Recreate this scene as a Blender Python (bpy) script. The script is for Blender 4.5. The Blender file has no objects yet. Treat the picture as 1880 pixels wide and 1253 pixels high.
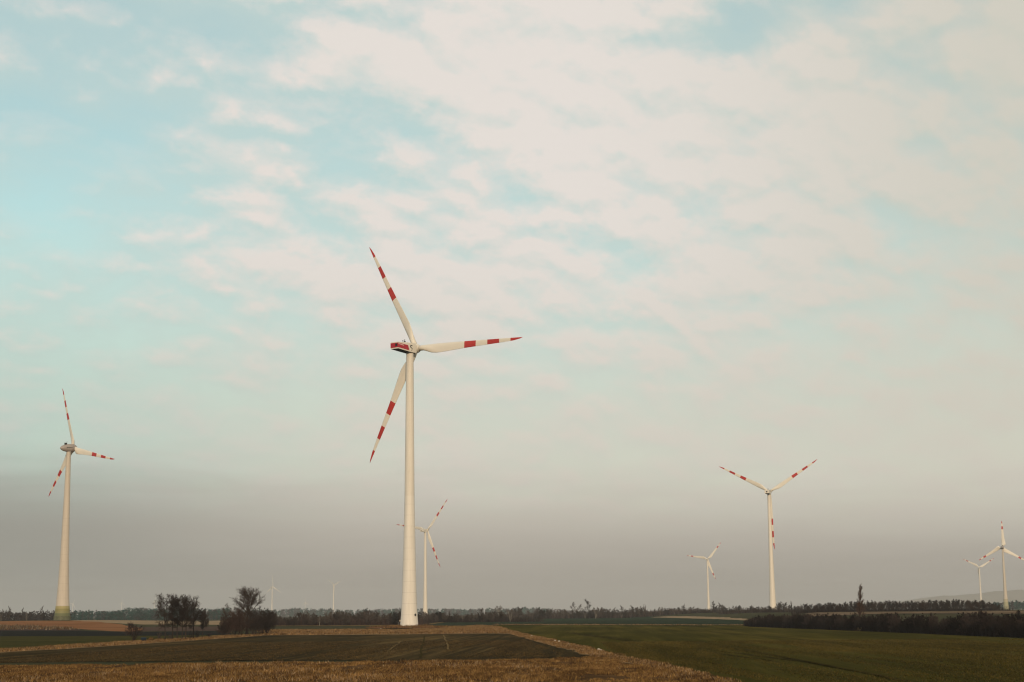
import bpy, bmesh, math, random
import numpy as np
from mathutils import Vector, Matrix
R_ = math.radians
scn = bpy.context.scene
COL = scn.collection
# ------------------------------------------------------------------ camera geometry
F, CX, CY, HY = 2900.0, 940.0, 626.5, 1126.0
TH = math.atan((HY - CY) / F); ROLL = 0.0085; EYE = 5.0
fw = np.array((0, math.cos(TH), math.sin(TH)))
r0 = np.array((1.0, 0, 0)); u0 = np.array((0, -math.sin(TH), math.cos(TH)))
rt = r0 * math.cos(ROLL) - u0 * math.sin(ROLL)
up = u0 * math.cos(ROLL) + r0 * math.sin(ROLL)

def ray(px, py):
    d = fw + rt * ((px - CX) / F) - up * ((py - CY) / F)
    return d / d[1]

def at(px, py, Y):
    d = ray(px, py)
    return Vector((d[0] * Y, Y, EYE + d[2] * Y))

def sst(a, b, x):
    t = np.clip((x - a) / (b - a), 0, 1)
    return t * t * (3 - 2 * t)

def terr(x, y):
    x = np.asarray(x, float); y = np.asarray(y, float)
    z = 3.3 * (1 - sst(5, 92, y))
    z = z + 3.25 * np.exp(-((x + 262) / 105) ** 2 - ((y - 890) / 190) ** 2)
    z = z + 3.9 * sst(85, 170, x) * sst(420, 800, y) * (1 - sst(2600, 4200, y))
    z = z + 0.75 * np.exp(-((x + 36.5) / 15) ** 2 - ((y - 568) / 15) ** 2)
    return z

def gnd(px, py):
    """first hit of the ground along the ray through a point of the picture"""
    d = ray(px, py)
    prev = 60.0
    Y = 60.0
    while Y < 6000:
        if EYE + d[2] * Y < float(terr(d[0] * Y, Y)):
            a, b = prev, Y
            for _ in range(30):
                m = .5 * (a + b)
                if EYE + d[2] * m < float(terr(d[0] * m, m)): b = m
                else: a = m
            return (d[0] * b, b)
        prev = Y
        Y *= 1.01
    return (d[0] * 6000, 6000.0)

# ------------------------------------------------------------------ helpers: objects
def tag(o, label=None, cat=None, group=None, kind=None):
    if label: o['label'] = label
    if cat: o['category'] = cat
    if group: o['group'] = group
    if kind: o['kind'] = kind
    return o

def empty(name, loc=(0, 0, 0), rz=0):
    o = bpy.data.objects.new(name, None); COL.objects.link(o)
    o.location = loc; o.rotation_euler = (0, 0, rz); o.empty_display_size = .5
    return o

def link(name, me, parent=None, loc=None):
    o = bpy.data.objects.new(name, me); COL.objects.link(o)
    if parent: o.parent = parent
    if loc is not None: o.location = loc
    return o

class MB:
    def __init__(s): s.v = []; s.f = []; s.m = []
    def add(s, vs, fs, mi=0):
        k = len(s.v); s.v += [tuple(v) for v in vs]
        s.f += [tuple(i + k for i in f) for f in fs]; s.m += [mi] * len(fs)
    def box(s, c, d, mi=0, rot=None):
        vs = [Vector((sx * d[0] / 2, sy * d[1] / 2, sz * d[2] / 2)) for sx in (-1, 1) for sy in (-1, 1) for sz in (-1, 1)]
        if rot is not None: vs = [rot @ v for v in vs]
        vs = [v + Vector(c) for v in vs]
        s.add(vs, [(0, 1, 3, 2), (4, 6, 7, 5), (0, 4, 5, 1), (2, 3, 7, 6), (0, 2, 6, 4), (1, 5, 7, 3)], mi)
    def loft(s, rings, mi=0, cap=True, mis=None):
        n = len(rings[0]); k = len(s.v)
        for r in rings: s.v += [tuple(p) for p in r]
        for i in range(len(rings) - 1):
            for j in range(n):
                a = k + i * n + j; b = k + i * n + (j + 1) % n
                s.f.append((a, b, b + n, a + n)); s.m.append(mis[i] if mis else mi)
        if cap:
            s.f.append(tuple(k + j for j in range(n))[::-1]); s.m.append(mis[0] if mis else mi)
            s.f.append(tuple(k + (len(rings) - 1) * n + j for j in range(n))); s.m.append(mis[-1] if mis else mi)
    def tube(s, pts, rad, n=6, mi=0, cap=True):
        pts = [Vector(p) for p in pts]; rings = []
        ref = None
        for i, p in enumerate(pts):
            t = (pts[min(i + 1, len(pts) - 1)] - pts[max(i - 1, 0)])
            if t.length < 1e-9: t = Vector((0, 0, 1))
            t.normalize()
            if ref is None:
                ref = t.orthogonal().normalized()
            a = (ref - t * ref.dot(t))
            a = a.normalized() if a.length > 1e-6 else t.orthogonal().normalized()
            ref = a; b = t.cross(a)
            rings.append([p + (a * math.cos(q) + b * math.sin(q)) * rad[i] for q in [2 * math.pi * j / n for j in range(n)]])
        s.loft(rings, mi, cap)
    def mesh(s, name, mats, smooth=False):
        me = bpy.data.meshes.new(name); me.from_pydata(s.v, [], s.f)
        for m in mats: me.materials.append(m)
        me.polygons.foreach_set('material_index', s.m)
        if smooth: me.polygons.foreach_set('use_smooth', [True] * len(s.f))
        me.update(); return me
    def build(s, name, mats, parent=None, smooth=False, loc=None):
        if not isinstance(mats, (list, tuple)): mats = [mats]
        o = link(name, s.mesh(name, mats, smooth), parent, loc)
        if smooth:
            try: o.data.set_sharp_from_angle(angle=R_(38))
            except Exception: pass
        return o

def np_tris(name, V, mats, parent=None, mi=None):
    """V: (n,3,3) triangles"""
    n = len(V); me = bpy.data.meshes.new(name)
    me.vertices.add(n * 3); me.vertices.foreach_set('co', np.ascontiguousarray(V, np.float32).ravel())
    me.loops.add(n * 3); me.loops.foreach_set('vertex_index', np.arange(n * 3, dtype=np.int32))
    me.polygons.add(n); me.polygons.foreach_set('loop_start', np.arange(0, n * 3, 3, dtype=np.int32))
    me.polygons.foreach_set('loop_total', np.full(n, 3, np.int32))
    for m in mats: me.materials.append(m)
    if mi is not None: me.polygons.foreach_set('material_index', mi.astype(np.int32))
    me.update(calc_edges=True); return link(name, me, parent)

# ------------------------------------------------------------------ materials
def ramp(nt, cols):
    r = nt.nodes.new('ShaderNodeValToRGB'); e = r.color_ramp.elements
    while len(e) < len(cols): e.new(.5)
    for i, (p, c) in enumerate(cols):
        e[i].position = p; e[i].color = (*c, 1)
    return r

def new_mat(name, rough=.8, spec=.3):
    m = bpy.data.materials.new(name); m.use_nodes = True; nt = m.node_tree
    b = nt.nodes['Principled BSDF']; b.inputs['Roughness'].default_value = rough
    b.inputs['Specular IOR Level'].default_value = spec
    return m, nt, b

def noise_mat(name, cols, scale=1.0, rough=.95, spec=0.0, stretch=(1, 1, 1), rot=0, detail=6, bump=0, bdist=.1, second=None, island=None, objrand=None, nrough=.6):
    m, nt, b = new_mat(name, rough, spec); N, L = nt.nodes.new, nt.links.new
    tc = N('ShaderNodeTexCoord'); mp = N('ShaderNodeMapping'); mp.inputs['Scale'].default_value = stretch
    mr = N('ShaderNodeMapping'); mr.inputs['Rotation'].default_value = (0, 0, rot)
    L(tc.outputs['Object'], mr.inputs['Vector']); L(mr.outputs[0], mp.inputs['Vector'])
    nz = N('ShaderNodeTexNoise'); nz.inputs['Scale'].default_value = scale; nz.inputs['Detail'].default_value = detail
    nz.inputs['Roughness'].default_value = nrough
    L(mp.outputs[0], nz.inputs['Vector'])
    fac = nz.outputs['Fac']
    if second:   # (scale, weight, stretch): a second, coarser or finer noise
        mp2 = N('ShaderNodeMapping'); mp2.inputs['Scale'].default_value = second[2]; L(mr.outputs[0], mp2.inputs['Vector'])
        n2 = N('ShaderNodeTexNoise'); n2.inputs['Scale'].default_value = second[0]; n2.inputs['Detail'].default_value = 5
        L(mp2.outputs[0], n2.inputs['Vector'])
        mx = N('ShaderNodeMix'); mx.data_type = 'FLOAT'; mx.inputs[0].default_value = second[1]
        L(fac, mx.inputs[2]); L(n2.outputs['Fac'], mx.inputs[3]); fac = mx.outputs[0]
    if island is not None:
        g = N('ShaderNodeNewGeometry'); mx = N('ShaderNodeMix'); mx.data_type = 'FLOAT'; mx.inputs[0].default_value = island
        L(fac, mx.inputs[2]); L(g.outputs['Random Per Island'], mx.inputs[3]); fac = mx.outputs[0]
    if objrand is not None:
        g = N('ShaderNodeObjectInfo'); mx = N('ShaderNodeMix'); mx.data_type = 'FLOAT'; mx.inputs[0].default_value = objrand
        L(fac, mx.inputs[2]); L(g.outputs['Random'], mx.inputs[3]); fac = mx.outputs[0]
    cr = ramp(nt, cols); L(fac, cr.inputs[0]); L(cr.outputs[0], b.inputs['Base Color'])
    if bump:
        bp = N('ShaderNodeBump'); bp.inputs['Strength'].default_value = bump; bp.inputs['Distance'].default_value = bdist
        L(nz.outputs['Fac'], bp.inputs['Height']); L(bp.outputs[0], b.inputs['Normal'])
    return m

ROW = R_(-3.0)      # azimuth of the field rows
MAT = {}
def dirt_paint(name, base, dirt, rough=.45, lines=None):
    """painted steel or concrete: faint vertical streaks and blotches, optional ring joints"""
    m, nt, b = new_mat(name, rough, .35); N, L = nt.nodes.new, nt.links.new
    tc = N('ShaderNodeTexCoord'); mp = N('ShaderNodeMapping'); mp.inputs['Scale'].default_value = (1.2, 1.2, .06)
    L(tc.outputs['Object'], mp.inputs['Vector'])
    nz = N('ShaderNodeTexNoise'); nz.inputs['Scale'].default_value = 1.0; nz.inputs['Detail'].default_value = 6
    L(mp.outputs[0], nz.inputs['Vector'])
    cr = ramp(nt, [(.35, base), (.8, dirt)]); L(nz.outputs['Fac'], cr.inputs[0])
    out = cr.outputs[0]
    if lines:   # (spacing, z limit, tint below the limit)
        sx = N('ShaderNodeSeparateXYZ'); L(tc.outputs['Object'], sx.inputs[0])
        dv = N('ShaderNodeMath'); dv.operation = 'DIVIDE'; dv.inputs[1].default_value = lines[0]; L(sx.outputs[2], dv.inputs[0])
        fr = N('ShaderNodeMath'); fr.operation = 'FRACT'; L(dv.outputs[0], fr.inputs[0])
        lt = N('ShaderNodeMath'); lt.operation = 'LESS_THAN'; lt.inputs[1].default_value = .03; L(fr.outputs[0], lt.inputs[0])
        lz = N('ShaderNodeMath'); lz.operation = 'LESS_THAN'; lz.inputs[1].default_value = lines[1]; L(sx.outputs[2], lz.inputs[0])
        k = N('ShaderNodeMath'); k.operation = 'MULTIPLY'; L(lt.outputs[0], k.inputs[0]); L(lz.outputs[0], k.inputs[1])
        k2 = N('ShaderNodeMath'); k2.operation = 'MULTIPLY'; L(k.outputs[0], k2.inputs[0]); k2.inputs[1].default_value = .22
        mt = N('ShaderNodeMix'); mt.data_type = 'RGBA'; mt.blend_type = 'MULTIPLY'; L(lz.outputs[0], mt.inputs[0])
        L(out, mt.inputs[6]); mt.inputs[7].default_value = (*lines[2], 1)
        mx = N('ShaderNodeMix'); mx.data_type = 'RGBA'; L(k2.outputs[0], mx.inputs[0]); L(mt.outputs[2], mx.inputs[6])
        mx.inputs[7].default_value = (.12, .1, .08, 1); out = mx.outputs[2]
    L(out, b.inputs['Base Color']); return m

MAT['white'] = dirt_paint('cream_paint', (.75, .69, .60), (.69, .63, .54))
MAT['tower'] = dirt_paint('tower_coating', (.72, .66, .58), (.61, .56, .485), .55, (3.9, 46, (1.05, 1.06, 1.08)))
MAT['tower_plain'] = dirt_paint('tower_steel', (.72, .655, .57), (.65, .59, .51), .5)
MAT['econ'] = dirt_paint('concrete_tower_coating', (.56, .49, .41), (.48, .42, .35), .6, (4.0, 60, (1, 1, 1)))
MAT['egrey'] = dirt_paint('grey_nacelle_paint', (.36, .31, .28), (.28, .24, .22), .5)
MAT['red'] = dirt_paint('red_paint', (.47, .028, .022), (.36, .022, .02), .45)
MAT['nred'] = dirt_paint('nacelle_red_paint', (.42, .008, .022), (.32, .008, .02), .4)
MAT['dark'] = noise_mat('dark_metal_and_shade', [(.3, (.02, .022, .024)), (.7, (.045, .045, .045))], 3)
MAT['pale'] = noise_mat('pale_lettering_paint', [(.3, (.75, .55, .5)), (.7, (.8, .62, .56))], 3)
for i, c in enumerate([(.36, .31, .14), (.25, .22, .08), (.24, .22, .095), (.13, .14, .065)]):
    MAT['g%d' % i] = dirt_paint('green_ring_paint', c, tuple(k * .8 for k in c), .6)
MAT['plinth'] = noise_mat('mossy_concrete', [(.3, (.085, .092, .055)), (.7, (.15, .145, .095))], .8)
MAT['bark'] = noise_mat('dark_bark', [(.3, (.022, .017, .015)), (.7, (.055, .042, .036))], 3, objrand=.35)
MAT['twig'] = noise_mat('bare_twigs', [(.2, (.024, .019, .018)), (.8, (.064, .047, .042))], .6, objrand=.4, island=.3)
MAT['twig_red'] = noise_mat('reddish_twigs', [(.2, (.040, .026, .023)), (.8, (.085, .053, .044))], .6, objrand=.3, island=.3)
MAT['twig_pale'] = noise_mat('greyish_twigs', [(.2, (.045, .036, .032)), (.8, (.105, .085, .074))], .6, objrand=.5, island=.3)
MAT['birch'] = noise_mat('pale_birch_bark', [(.3, (.14, .12, .1)), (.7, (.3, .27, .23))], 2, objrand=.5)
MAT['hedge'] = noise_mat('dark_hedge_twigs', [(.2, (.012, .0105, .0105)), (.8, (.034, .026, .024))], .6, objrand=.4, island=.3)
MAT['leafbits'] = noise_mat('withered_leaf_bits', [(.2, (.018, .014, .014)), (.8, (.05, .036, .034))], 1, island=.6)
MAT['ever'] = noise_mat('evergreen_needles', [(.2, (.010, .040, .036)), (.8, (.024, .070, .058))], .2, island=.5)
MAT['wood_far'] = noise_mat('far_bare_wood', [(.2, (.025, .024, .026)), (.8, (.06, .05, .05))], .1, island=.5)
MAT['wood_brown'] = noise_mat('brown_bare_wood', [(.2, (.022, .018, .018)), (.8, (.05, .038, .036))], .1, island=.5)

# ------------------------------------------------------------------ ground sheet
def lines(lo, hi, step, end_lo, end_hi, g=1.35):
    a = list(np.arange(lo, hi + .1, step)); s = step
    while a[-1] < end_hi: s *= g; a.append(min(a[-1] + s, end_hi))
    s = step; b = []; x = lo
    while x > end_lo: s *= g; x = max(x - s, end_lo); b.append(x)
    return np.array(b[::-1] + a)
XS = lines(-420, 420, 10, -9000, 9000); YS = lines(-60, 1700, 10, -1500, 10500)
gx, gy = np.meshgrid(XS, YS); gz = terr(gx, gy)
nx, ny = len(XS), len(YS)
me = bpy.data.meshes.new('ground')
me.from_pydata(np.stack([gx, gy, gz], -1).reshape(-1, 3).tolist(), [],
               [(j * nx + i, j * nx + i + 1, (j + 1) * nx + i + 1, (j + 1) * nx + i) for j in range(ny - 1) for i in range(nx - 1)])
me.polygons.foreach_set('use_smooth', [True] * len(me.polygons))
MAT['ground'] = noise_mat('rough_pasture', [(.3, (.030, .034, .020)), (.5, (.050, .048, .026)), (.75, (.085, .068, .040))], .02, second=(.35, .5, (1, .3, 1)), bump=.5, bdist=.3)
me.materials.append(MAT['ground'])
tag(link('ground', me), kind='structure')

rngs = np.random.default_rng(5)
SHEETS = [0]
def world_poly(pts, wob=.5, step=9.0):
    """outline given by points of the picture -> ground outline with an uneven edge"""
    g = [gnd(*p) for p in pts]; out = []
    for a, b in zip(g, g[1:] + g[:1]):
        a = np.array(a); b = np.array(b); L = np.linalg.norm(b - a); n = max(1, min(60, int(L / step)))
        for k in range(n):
            p = a + (b - a) * k / n
            if k: p = p + rngs.normal(0, 1, 2) * wob * np.array((1, 1.6))
            out.append((float(p[0]), float(p[1])))
    return out

def sheet(name, poly, mat, lift=None):
    SHEETS[0] += 1
    lift = lift if lift is not None else .02 + .008 * SHEETS[0]
    bm = bmesh.new()
    f = bm.faces.new([bm.verts.new((x, y, 0)) for x, y in poly])
    bmesh.ops.triangulate(bm, faces=[f])
    px = [p[0] for p in poly]; py = [p[1] for p in poly]
    for ax, arr, lo, hi in ((0, XS, min(px), max(px)), (1, YS, min(py), max(py))):
        for c in arr[(arr > lo) & (arr < hi)]:
            co = (c, 0, 0) if ax == 0 else (0, c, 0); no = (1, 0, 0) if ax == 0 else (0, 1, 0)
            bmesh.ops.bisect_plane(bm, geom=bm.verts[:] + bm.edges[:] + bm.faces[:], plane_co=co, plane_no=no)
    bmesh.ops.recalc_face_normals(bm, faces=bm.faces)
    for v in bm.verts: v.co.z = float(terr(v.co.x, v.co.y)) + lift
    for f in bm.faces:
        f.smooth = True
        if f.normal.z < 0: f.normal_flip()
    me = bpy.data.meshes.new(name); bm.to_mesh(me); bm.free(); me.materials.append(mat)
    return tag(link(name, me), kind='structure')

MAT['tanfield'] = noise_mat('pale_stubble', [(.3, (.19, .13, .078)), (.7, (.33, .235, .145))], .05, second=(.5, .4, (1, .2, 1)))
MAT['orange'] = noise_mat('reddish_ploughland', [(.3, (.135, .058, .027)), (.5, (.22, .098, .045)), (.75, (.30, .15, .075))], .35, stretch=(.15, 1, 1), rot=R_(14), bump=.5, bdist=.3, second=(.03, .5, (1, 1, 1)))
MAT['brownfield'] = noise_mat('dull_brown_ploughland', [(.3, (.055, .035, .028)), (.7, (.095, .062, .048))], .2, second=(.5, .5, (1, .2, 1)))
MAT['darkfield'] = noise_mat('dark_ploughland', [(.3, (.012, .013, .013)), (.7, (.028, .027, .024))], .3, bump=.5, bdist=.2)
MAT['greenstrip'] = noise_mat('young_green_crop', [(.3, (.030, .030, .011)), (.7, (.066, .056, .020))], .4, stretch=(1, .15, 1), rot=ROW, second=(.05, .5, (1, 1, 1)))
MAT['deepgreen'] = noise_mat('dark_green_crop', [(.3, (.018, .027, .017)), (.7, (.036, .046, .028))], .2, stretch=(1, .2, 1), rot=ROW)
def crop_mat(name, c0, c1, c2, across, along, rough=.9):
    return noise_mat(name, [(.34, c0), (.5, c1), (.67, c2)], across, stretch=(1, along / across, 1), rot=-ROW, bump=.35, bdist=.08, second=(.045, .46, (1, .25, 1)), detail=9, nrough=.72)
MAT['drill'] = crop_mat('drilled_brown_soil', (.020, .016, .010), (.047, .034, .017), (.165, .102, .040), .9, .012)
MAT['green'] = crop_mat('winter_wheat', (.025, .024, .008), (.056, .047, .012), (.118, .085, .022), .22, .006)
MAT['drysoil'] = noise_mat('soil_under_dry_grass', [(.36, (.022, .015, .010)), (.5, (.075, .042, .020)), (.64, (.17, .095, .042))], .9, bump=.6, bdist=.1, second=(.16, .5, (1, .45, 1)))
MAT['verge'] = noise_mat('dry_grass_verge', [(.3, (.14, .088, .042)), (.7, (.30, .195, .10))], .8, second=(.1, .5, (1, 1, 1)), bump=.5)
MAT['mound'] = noise_mat('bare_red_earth', [(.3, (.085, .042, .022)), (.7, (.19, .10, .052))], .5, bump=.7, bdist=.3)
MAT['track'] = noise_mat('pale_wheel_track', [(.3, (.11, .075, .032)), (.7, (.20, .13, .06))], .5)
MAT['trackd'] = noise_mat('dark_wheel_track', [(.35, (.026, .021, .009)), (.65, (.056, .043, .014))], .35)

P = world_poly
sheet('pale_field', P([(128, 1140), (420, 1139.2), (420, 1147.5), (262, 1147), (180, 1143)], 1), MAT['tanfield'])
sheet('brown_field', P([(225, 1152), (425, 1150.5), (425, 1158.5), (225, 1160)], 1), MAT['brownfield'])
sheet('red_ploughed_field', P([(-60, 1142), (0, 1141.2), (60, 1140.3), (135, 1140.3), (180, 1142), (225, 1147), (255, 1153), (262, 1157), (236, 1160.5), (200, 1159), (130, 1153.5), (60, 1150), (0, 1149), (-60, 1149)], .6), MAT['orange'])
sheet('stubble_field', P([(-60, 1149.5), (0, 1149.5), (60, 1150.5), (130, 1154), (150, 1158), (60, 1158), (-60, 1158)], .6), MAT['brownfield'])
sheet('dark_ploughed_field', P([(-70, 1158), (60, 1158.3), (150, 1158.5), (236, 1161), (425, 1159), (425, 1166), (300, 1168), (-70, 1169.5)], .5), MAT['darkfield'])
green_strip = P([(-90, 1169.5), (300, 1168), (425, 1166), (425, 1170), (250, 1181), (0, 1196), (-90, 1202)], .4)
sheet('green_strip_field', green_strip, MAT['greenstrip'])
drill = P([(-130, 1206), (0, 1199), (250, 1183.5), (480, 1167.5), (700, 1166), (908, 1164), (935, 1165), (1000, 1182), (1075, 1206), (900, 1213), (500, 1213.5), (-130, 1219)], .3)
sheet('drilled_field', drill, MAT['drill'])
verge_l = P([(-130, 1202), (0, 1195), (250, 1179), (480, 1165), (480, 1168.5), (250, 1184.5), (0, 1200), (-130, 1208)], .35, 5)
sheet('grass_verge', verge_l, MAT['verge'])
fore = [(-75, 60), (-75, 158), (-60, 163), (-30, 167), (-8, 168.5), (2, 172), (9, 182), (11.5, 160), (13.2, 140), (15.2, 112), (17.5, 60)]
sheet('dry_meadow', fore, MAT['drysoil'])
sheet('dark_green_field', P([(770, 1152), (780, 1147), (870, 1138), (960, 1133.8), (1200, 1132.5), (1372, 1138), (1372, 1149), (905, 1148), (860, 1150)], .8), MAT['deepgreen'])
sheet('tan_rise', P([(1182, 1134.5), (1225, 1132.2), (1262, 1131.8), (1330, 1134), (1372, 1137), (1372, 1140.5), (1300, 1137)], .8), MAT['tanfield'])
green = P([(905, 1148.2), (1372, 1149.2), (1372, 1151.5), (1600, 1161), (1880, 1173.5), (2000, 1178.5), (2100, 1262), (2000, 1350), (1560, 1300), (1350, 1254), (1200, 1219), (1060, 1187), (930, 1157)], .3)
sheet('green_crop_field', green, MAT['green'])
strip_mid = P([(478, 1158.5), (700, 1157.5), (800, 1156), (880, 1149), (912, 1151), (930, 1157), (940, 1165.5), (905, 1164.5), (700, 1166.5), (478, 1168)], .5, 6)
sheet('dry_grass_strip', strip_mid, MAT['verge'])
path_s = P([(912, 1151), (930, 1157), (985, 1170), (1060, 1187), (1120, 1201), (1200, 1219), (1280, 1238), (1350, 1254), (1330, 1264), (1200, 1230), (1085, 1207), (1040, 1195), (985, 1179), (935, 1165), (905, 1157)], .25, 4)
sheet('field_path', path_s, MAT['verge'])
sheet('field_track', P([(478, 1148), (740, 1147), (740, 1149.6), (478, 1150.6)], .8), MAT['track'])
sheet('field_track', P([(772, 1147.2), (830, 1141), (900, 1136.2), (960, 1133.4), (960, 1134.2), (900, 1137.4), (830, 1142.5), (772, 1148.6)], .5), MAT['track'])
TRACKS = []
def strip_line(a, b, w, mat, name):
    a = np.array(gnd(*a)); b = np.array(gnd(*b)); n = 14; TRACKS.append((a, b, w)); L = []; Rr = []
    d = (b - a) / np.linalg.norm(b - a); q = np.array((d[1], -d[0]))
    for k in range(n + 1):
        p = a + (b - a) * k / n + q * rngs.normal(0, .12); ww = w * (.7 + .6 * rngs.random())
        L.append(tuple(p - q * ww / 2)); Rr.append(tuple(p + q * ww / 2))
    sheet(name, L + Rr[::-1], mat)
strip_line((780, 1168.5), (771, 1210), .28, MAT['trackd'], 'wheel_track')
strip_line((815.5, 1167), (824, 1195), .30, MAT['track'], 'wheel_track')
strip_line((735, 1180), (716, 1196), .28, MAT['track'], 'wheel_track')
for a, b, w in (((1040, 1163), (1420, 1216), .55), ((1052, 1163), (1460, 1216), .5), ((1250, 1158), (1850, 1206), .6), ((1150, 1185), (1330, 1225), .4), ((1330, 1188), (1700, 1262), .5)):
    strip_line(a, b, w, MAT['trackd'], 'wheel_track')
MAT['ridge'] = noise_mat('dull_stubble', [(.35, (.07, .048, .034)), (.5, (.14, .095, .06)), (.65, (.24, .17, .11))], .05, second=(.4, .4, (1, .2, 1)))
sheet('ridge_field', P([(1480, 1126), (1560, 1124.4), (1900, 1121.8), (1960, 1121.6), (1960, 1128), (1480, 1134)], .5), MAT['ridge'])
c = gnd(753, 1151.5)
mp_ = [(c[0] + 15.5 * math.cos(t) * (1 + .1 * math.sin(3 * t)), c[1] + 15 * math.sin(t) * (1 + .1 * math.cos(5 * t))) for t in np.linspace(0, 2 * math.pi, 40)[:-1]]
sheet('earth_mound', mp_, MAT['mound'])

# ------------------------------------------------------------------ grass
def vnoise(x, y, s, seed=0):
    x = x / s + 1000; y = y / s + 1000
    xi = np.floor(x).astype(np.int64); yi = np.floor(y).astype(np.int64); fx = x - xi; fy = y - yi
    fx = fx * fx * (3 - 2 * fx); fy = fy * fy * (3 - 2 * fy)
    def h(a, b):
        k = (a * 374761393 + b * 668265263 + seed * 982451653) & 0xffffffff
        k = ((k ^ (k >> 13)) * 1274126177) & 0xffffffff
        return ((k ^ (k >> 16)) & 0xffff) / 65535.0
    return (h(xi, yi) * (1 - fx) + h(xi + 1, yi) * fx) * (1 - fy) + (h(xi, yi + 1) * (1 - fx) + h(xi + 1, yi + 1) * fx) * fy

def inside(x, y, poly):
    r = np.zeros(len(x), bool); j = len(poly) - 1
    for i in range(len(poly)):
        xi, yi = poly[i]; xj, yj = poly[j]
        if yi != yj:
            r ^= ((yi > y) != (yj > y)) & (x < (xj - xi) * (y - yi) / (yj - yi) + xi)
        j = i
    return r

def grass(name, label, poly, dens, h, w, mats, per=5, spread=.12, clump=(.9, .35), lean=.5, seed=1, lift=.03, cat='grass', hn=.5, aniso=None, avoid=()):
    rg = np.random.default_rng(seed)
    px = np.array([p[0] for p in poly]); py = np.array([p[1] for p in poly])
    A = (px.max() - px.min()) * (py.max() - py.min()); n = int(A * dens)
    x = rg.uniform(px.min(), px.max(), n); y = rg.uniform(py.min(), py.max(), n)
    k = inside(x, y, poly); x = x[k]; y = y[k]
    for a_, b_, w_ in avoid:
        d_ = (b_ - a_) / np.linalg.norm(b_ - a_); k = np.abs((x - a_[0]) * d_[1] - (y - a_[1]) * d_[0]) > w_ * .62; x = x[k]; y = y[k]
    ax, ay = (x, y) if aniso is None else (x * aniso[0], y * aniso[1])
    nz = .55 * vnoise(ax, ay, clump[0] * 3, seed) + .45 * vnoise(ax, ay, clump[0], seed + 9)
    k = nz > clump[1] + rg.normal(0, .08, len(x)); x = x[k]; y = y[k]; nz = nz[k]
    x = np.repeat(x, per) + rg.normal(0, spread, len(x) * per); y = np.repeat(y, per) + rg.normal(0, spread, len(y) * per)
    nz = np.repeat(nz, per); n = len(x)
    hh = h * (.45 + .9 * rg.random(n)) * (1 - hn + 2 * hn * nz)
    ww = w * (.6 + .8 * rg.random(n)); a = rg.uniform(0, 2 * math.pi, n); b = rg.uniform(0, 2 * math.pi, n)
    z = terr(x, y) + lift - .01; ln = hh * lean * rg.random(n)
    V = np.zeros((n, 3, 3))
    V[:, 0] = np.stack([x - np.cos(a) * ww / 2, y - np.sin(a) * ww / 2, z], -1)
    V[:, 1] = np.stack([x + np.cos(a) * ww / 2, y + np.sin(a) * ww / 2, z], -1)
    V[:, 2] = np.stack([x + np.cos(b) * ln, y + np.sin(b) * ln, z + hh], -1)
    return tag(np_tris(name, V, mats, mi=(rg.random(n) * len(mats)).astype(int)), label, cat, kind='stuff')

G = {}
def grass_mat(name, c0, c1, c2, sc=.22, isl=.24):
    return noise_mat(name, [(.33, c0), (.49, c1), (.67, c2)], sc, stretch=(1, .3, 1), rot=-ROW, island=isl, second=(1.3, .5, (1, .22, 1)), detail=4)
G['gold'] = grass_mat('golden_dry_grass', (.032, .020, .010), (.170, .092, .031), (.40, .235, .085))
G['brown'] = grass_mat('brown_dead_grass', (.022, .015, .010), (.070, .038, .019), (.17, .09, .042))
G['tan'] = grass_mat('pale_tan_grass', (.07, .045, .026), (.20, .13, .072), (.42, .30, .18))
G['stub'] = grass_mat('pale_weed_stalks', (.045, .035, .026), (.12, .09, .06), (.32, .245, .17))
grass('dry_grass', 'golden brown tussocks of dead grass covering the foreground meadow', [(-72, 96), (-72, 158), (-60, 163), (-30, 167), (-8, 168.5), (2, 172), (9, 182), (11.5, 160), (13.2, 140), (15.2, 112), (16, 96)], 11, .15, .06, [G['gold'], G['brown'], G['gold']], per=6, spread=.16, clump=(1.0, .42), lean=1.4, hn=.75, seed=3, lift=.12, aniso=(1, .45))
grass('tussocks', 'larger clumps of pale dead grass scattered over the foreground meadow', [(-72, 96), (-72, 158), (-60, 162), (-30, 166), (-8, 168), (2, 171), (10, 165), (13.2, 140), (15.2, 112), (16, 96)], 1.0, .24, .075, [G['gold'], G['tan'], G['brown']], per=12, spread=.20, clump=(2.5, .56), lean=1.1, seed=13, lift=.12, aniso=(1, .3))
G['sprout'] = noise_mat('wheat_sprouts', [(.33, (.025, .023, .008)), (.5, (.056, .045, .013)), (.69, (.125, .088, .026))], .3, stretch=(1, .06, 1), rot=-ROW, island=.25, second=(.045, .5, (1, .25, 1)))
grass('crop_sprouts', 'short rows of young wheat on the near part of the green field', [(11.5, 186), (16, 125), (18, 104), (46, 104), (86, 250), (70, 262), (14, 262)], 7, .10, .07, [G['sprout']], per=4, spread=.10, clump=(2.0, .30), lean=1.0, seed=14, lift=.25, aniso=(1, .08), avoid=TRACKS)
G['clod'] = noise_mat('brown_soil_clods', [(.3, (.020, .016, .010)), (.5, (.050, .036, .018)), (.72, (.145, .092, .038))], .5, stretch=(1, .03, 1), rot=-ROW, island=.3, second=(.05, .4, (1, .4, 1)))
grass('soil_clods', 'clods and thin shoots on the drilled brown field', [(-66, 172), (-10, 176), (4, 178), (6, 190), (2, 290), (-52, 290)], 4, .07, .09, [G['clod']], per=4, spread=.12, clump=(1.4, .40), lean=1.5, seed=15, lift=.2, aniso=(1, .06), avoid=TRACKS)
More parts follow.
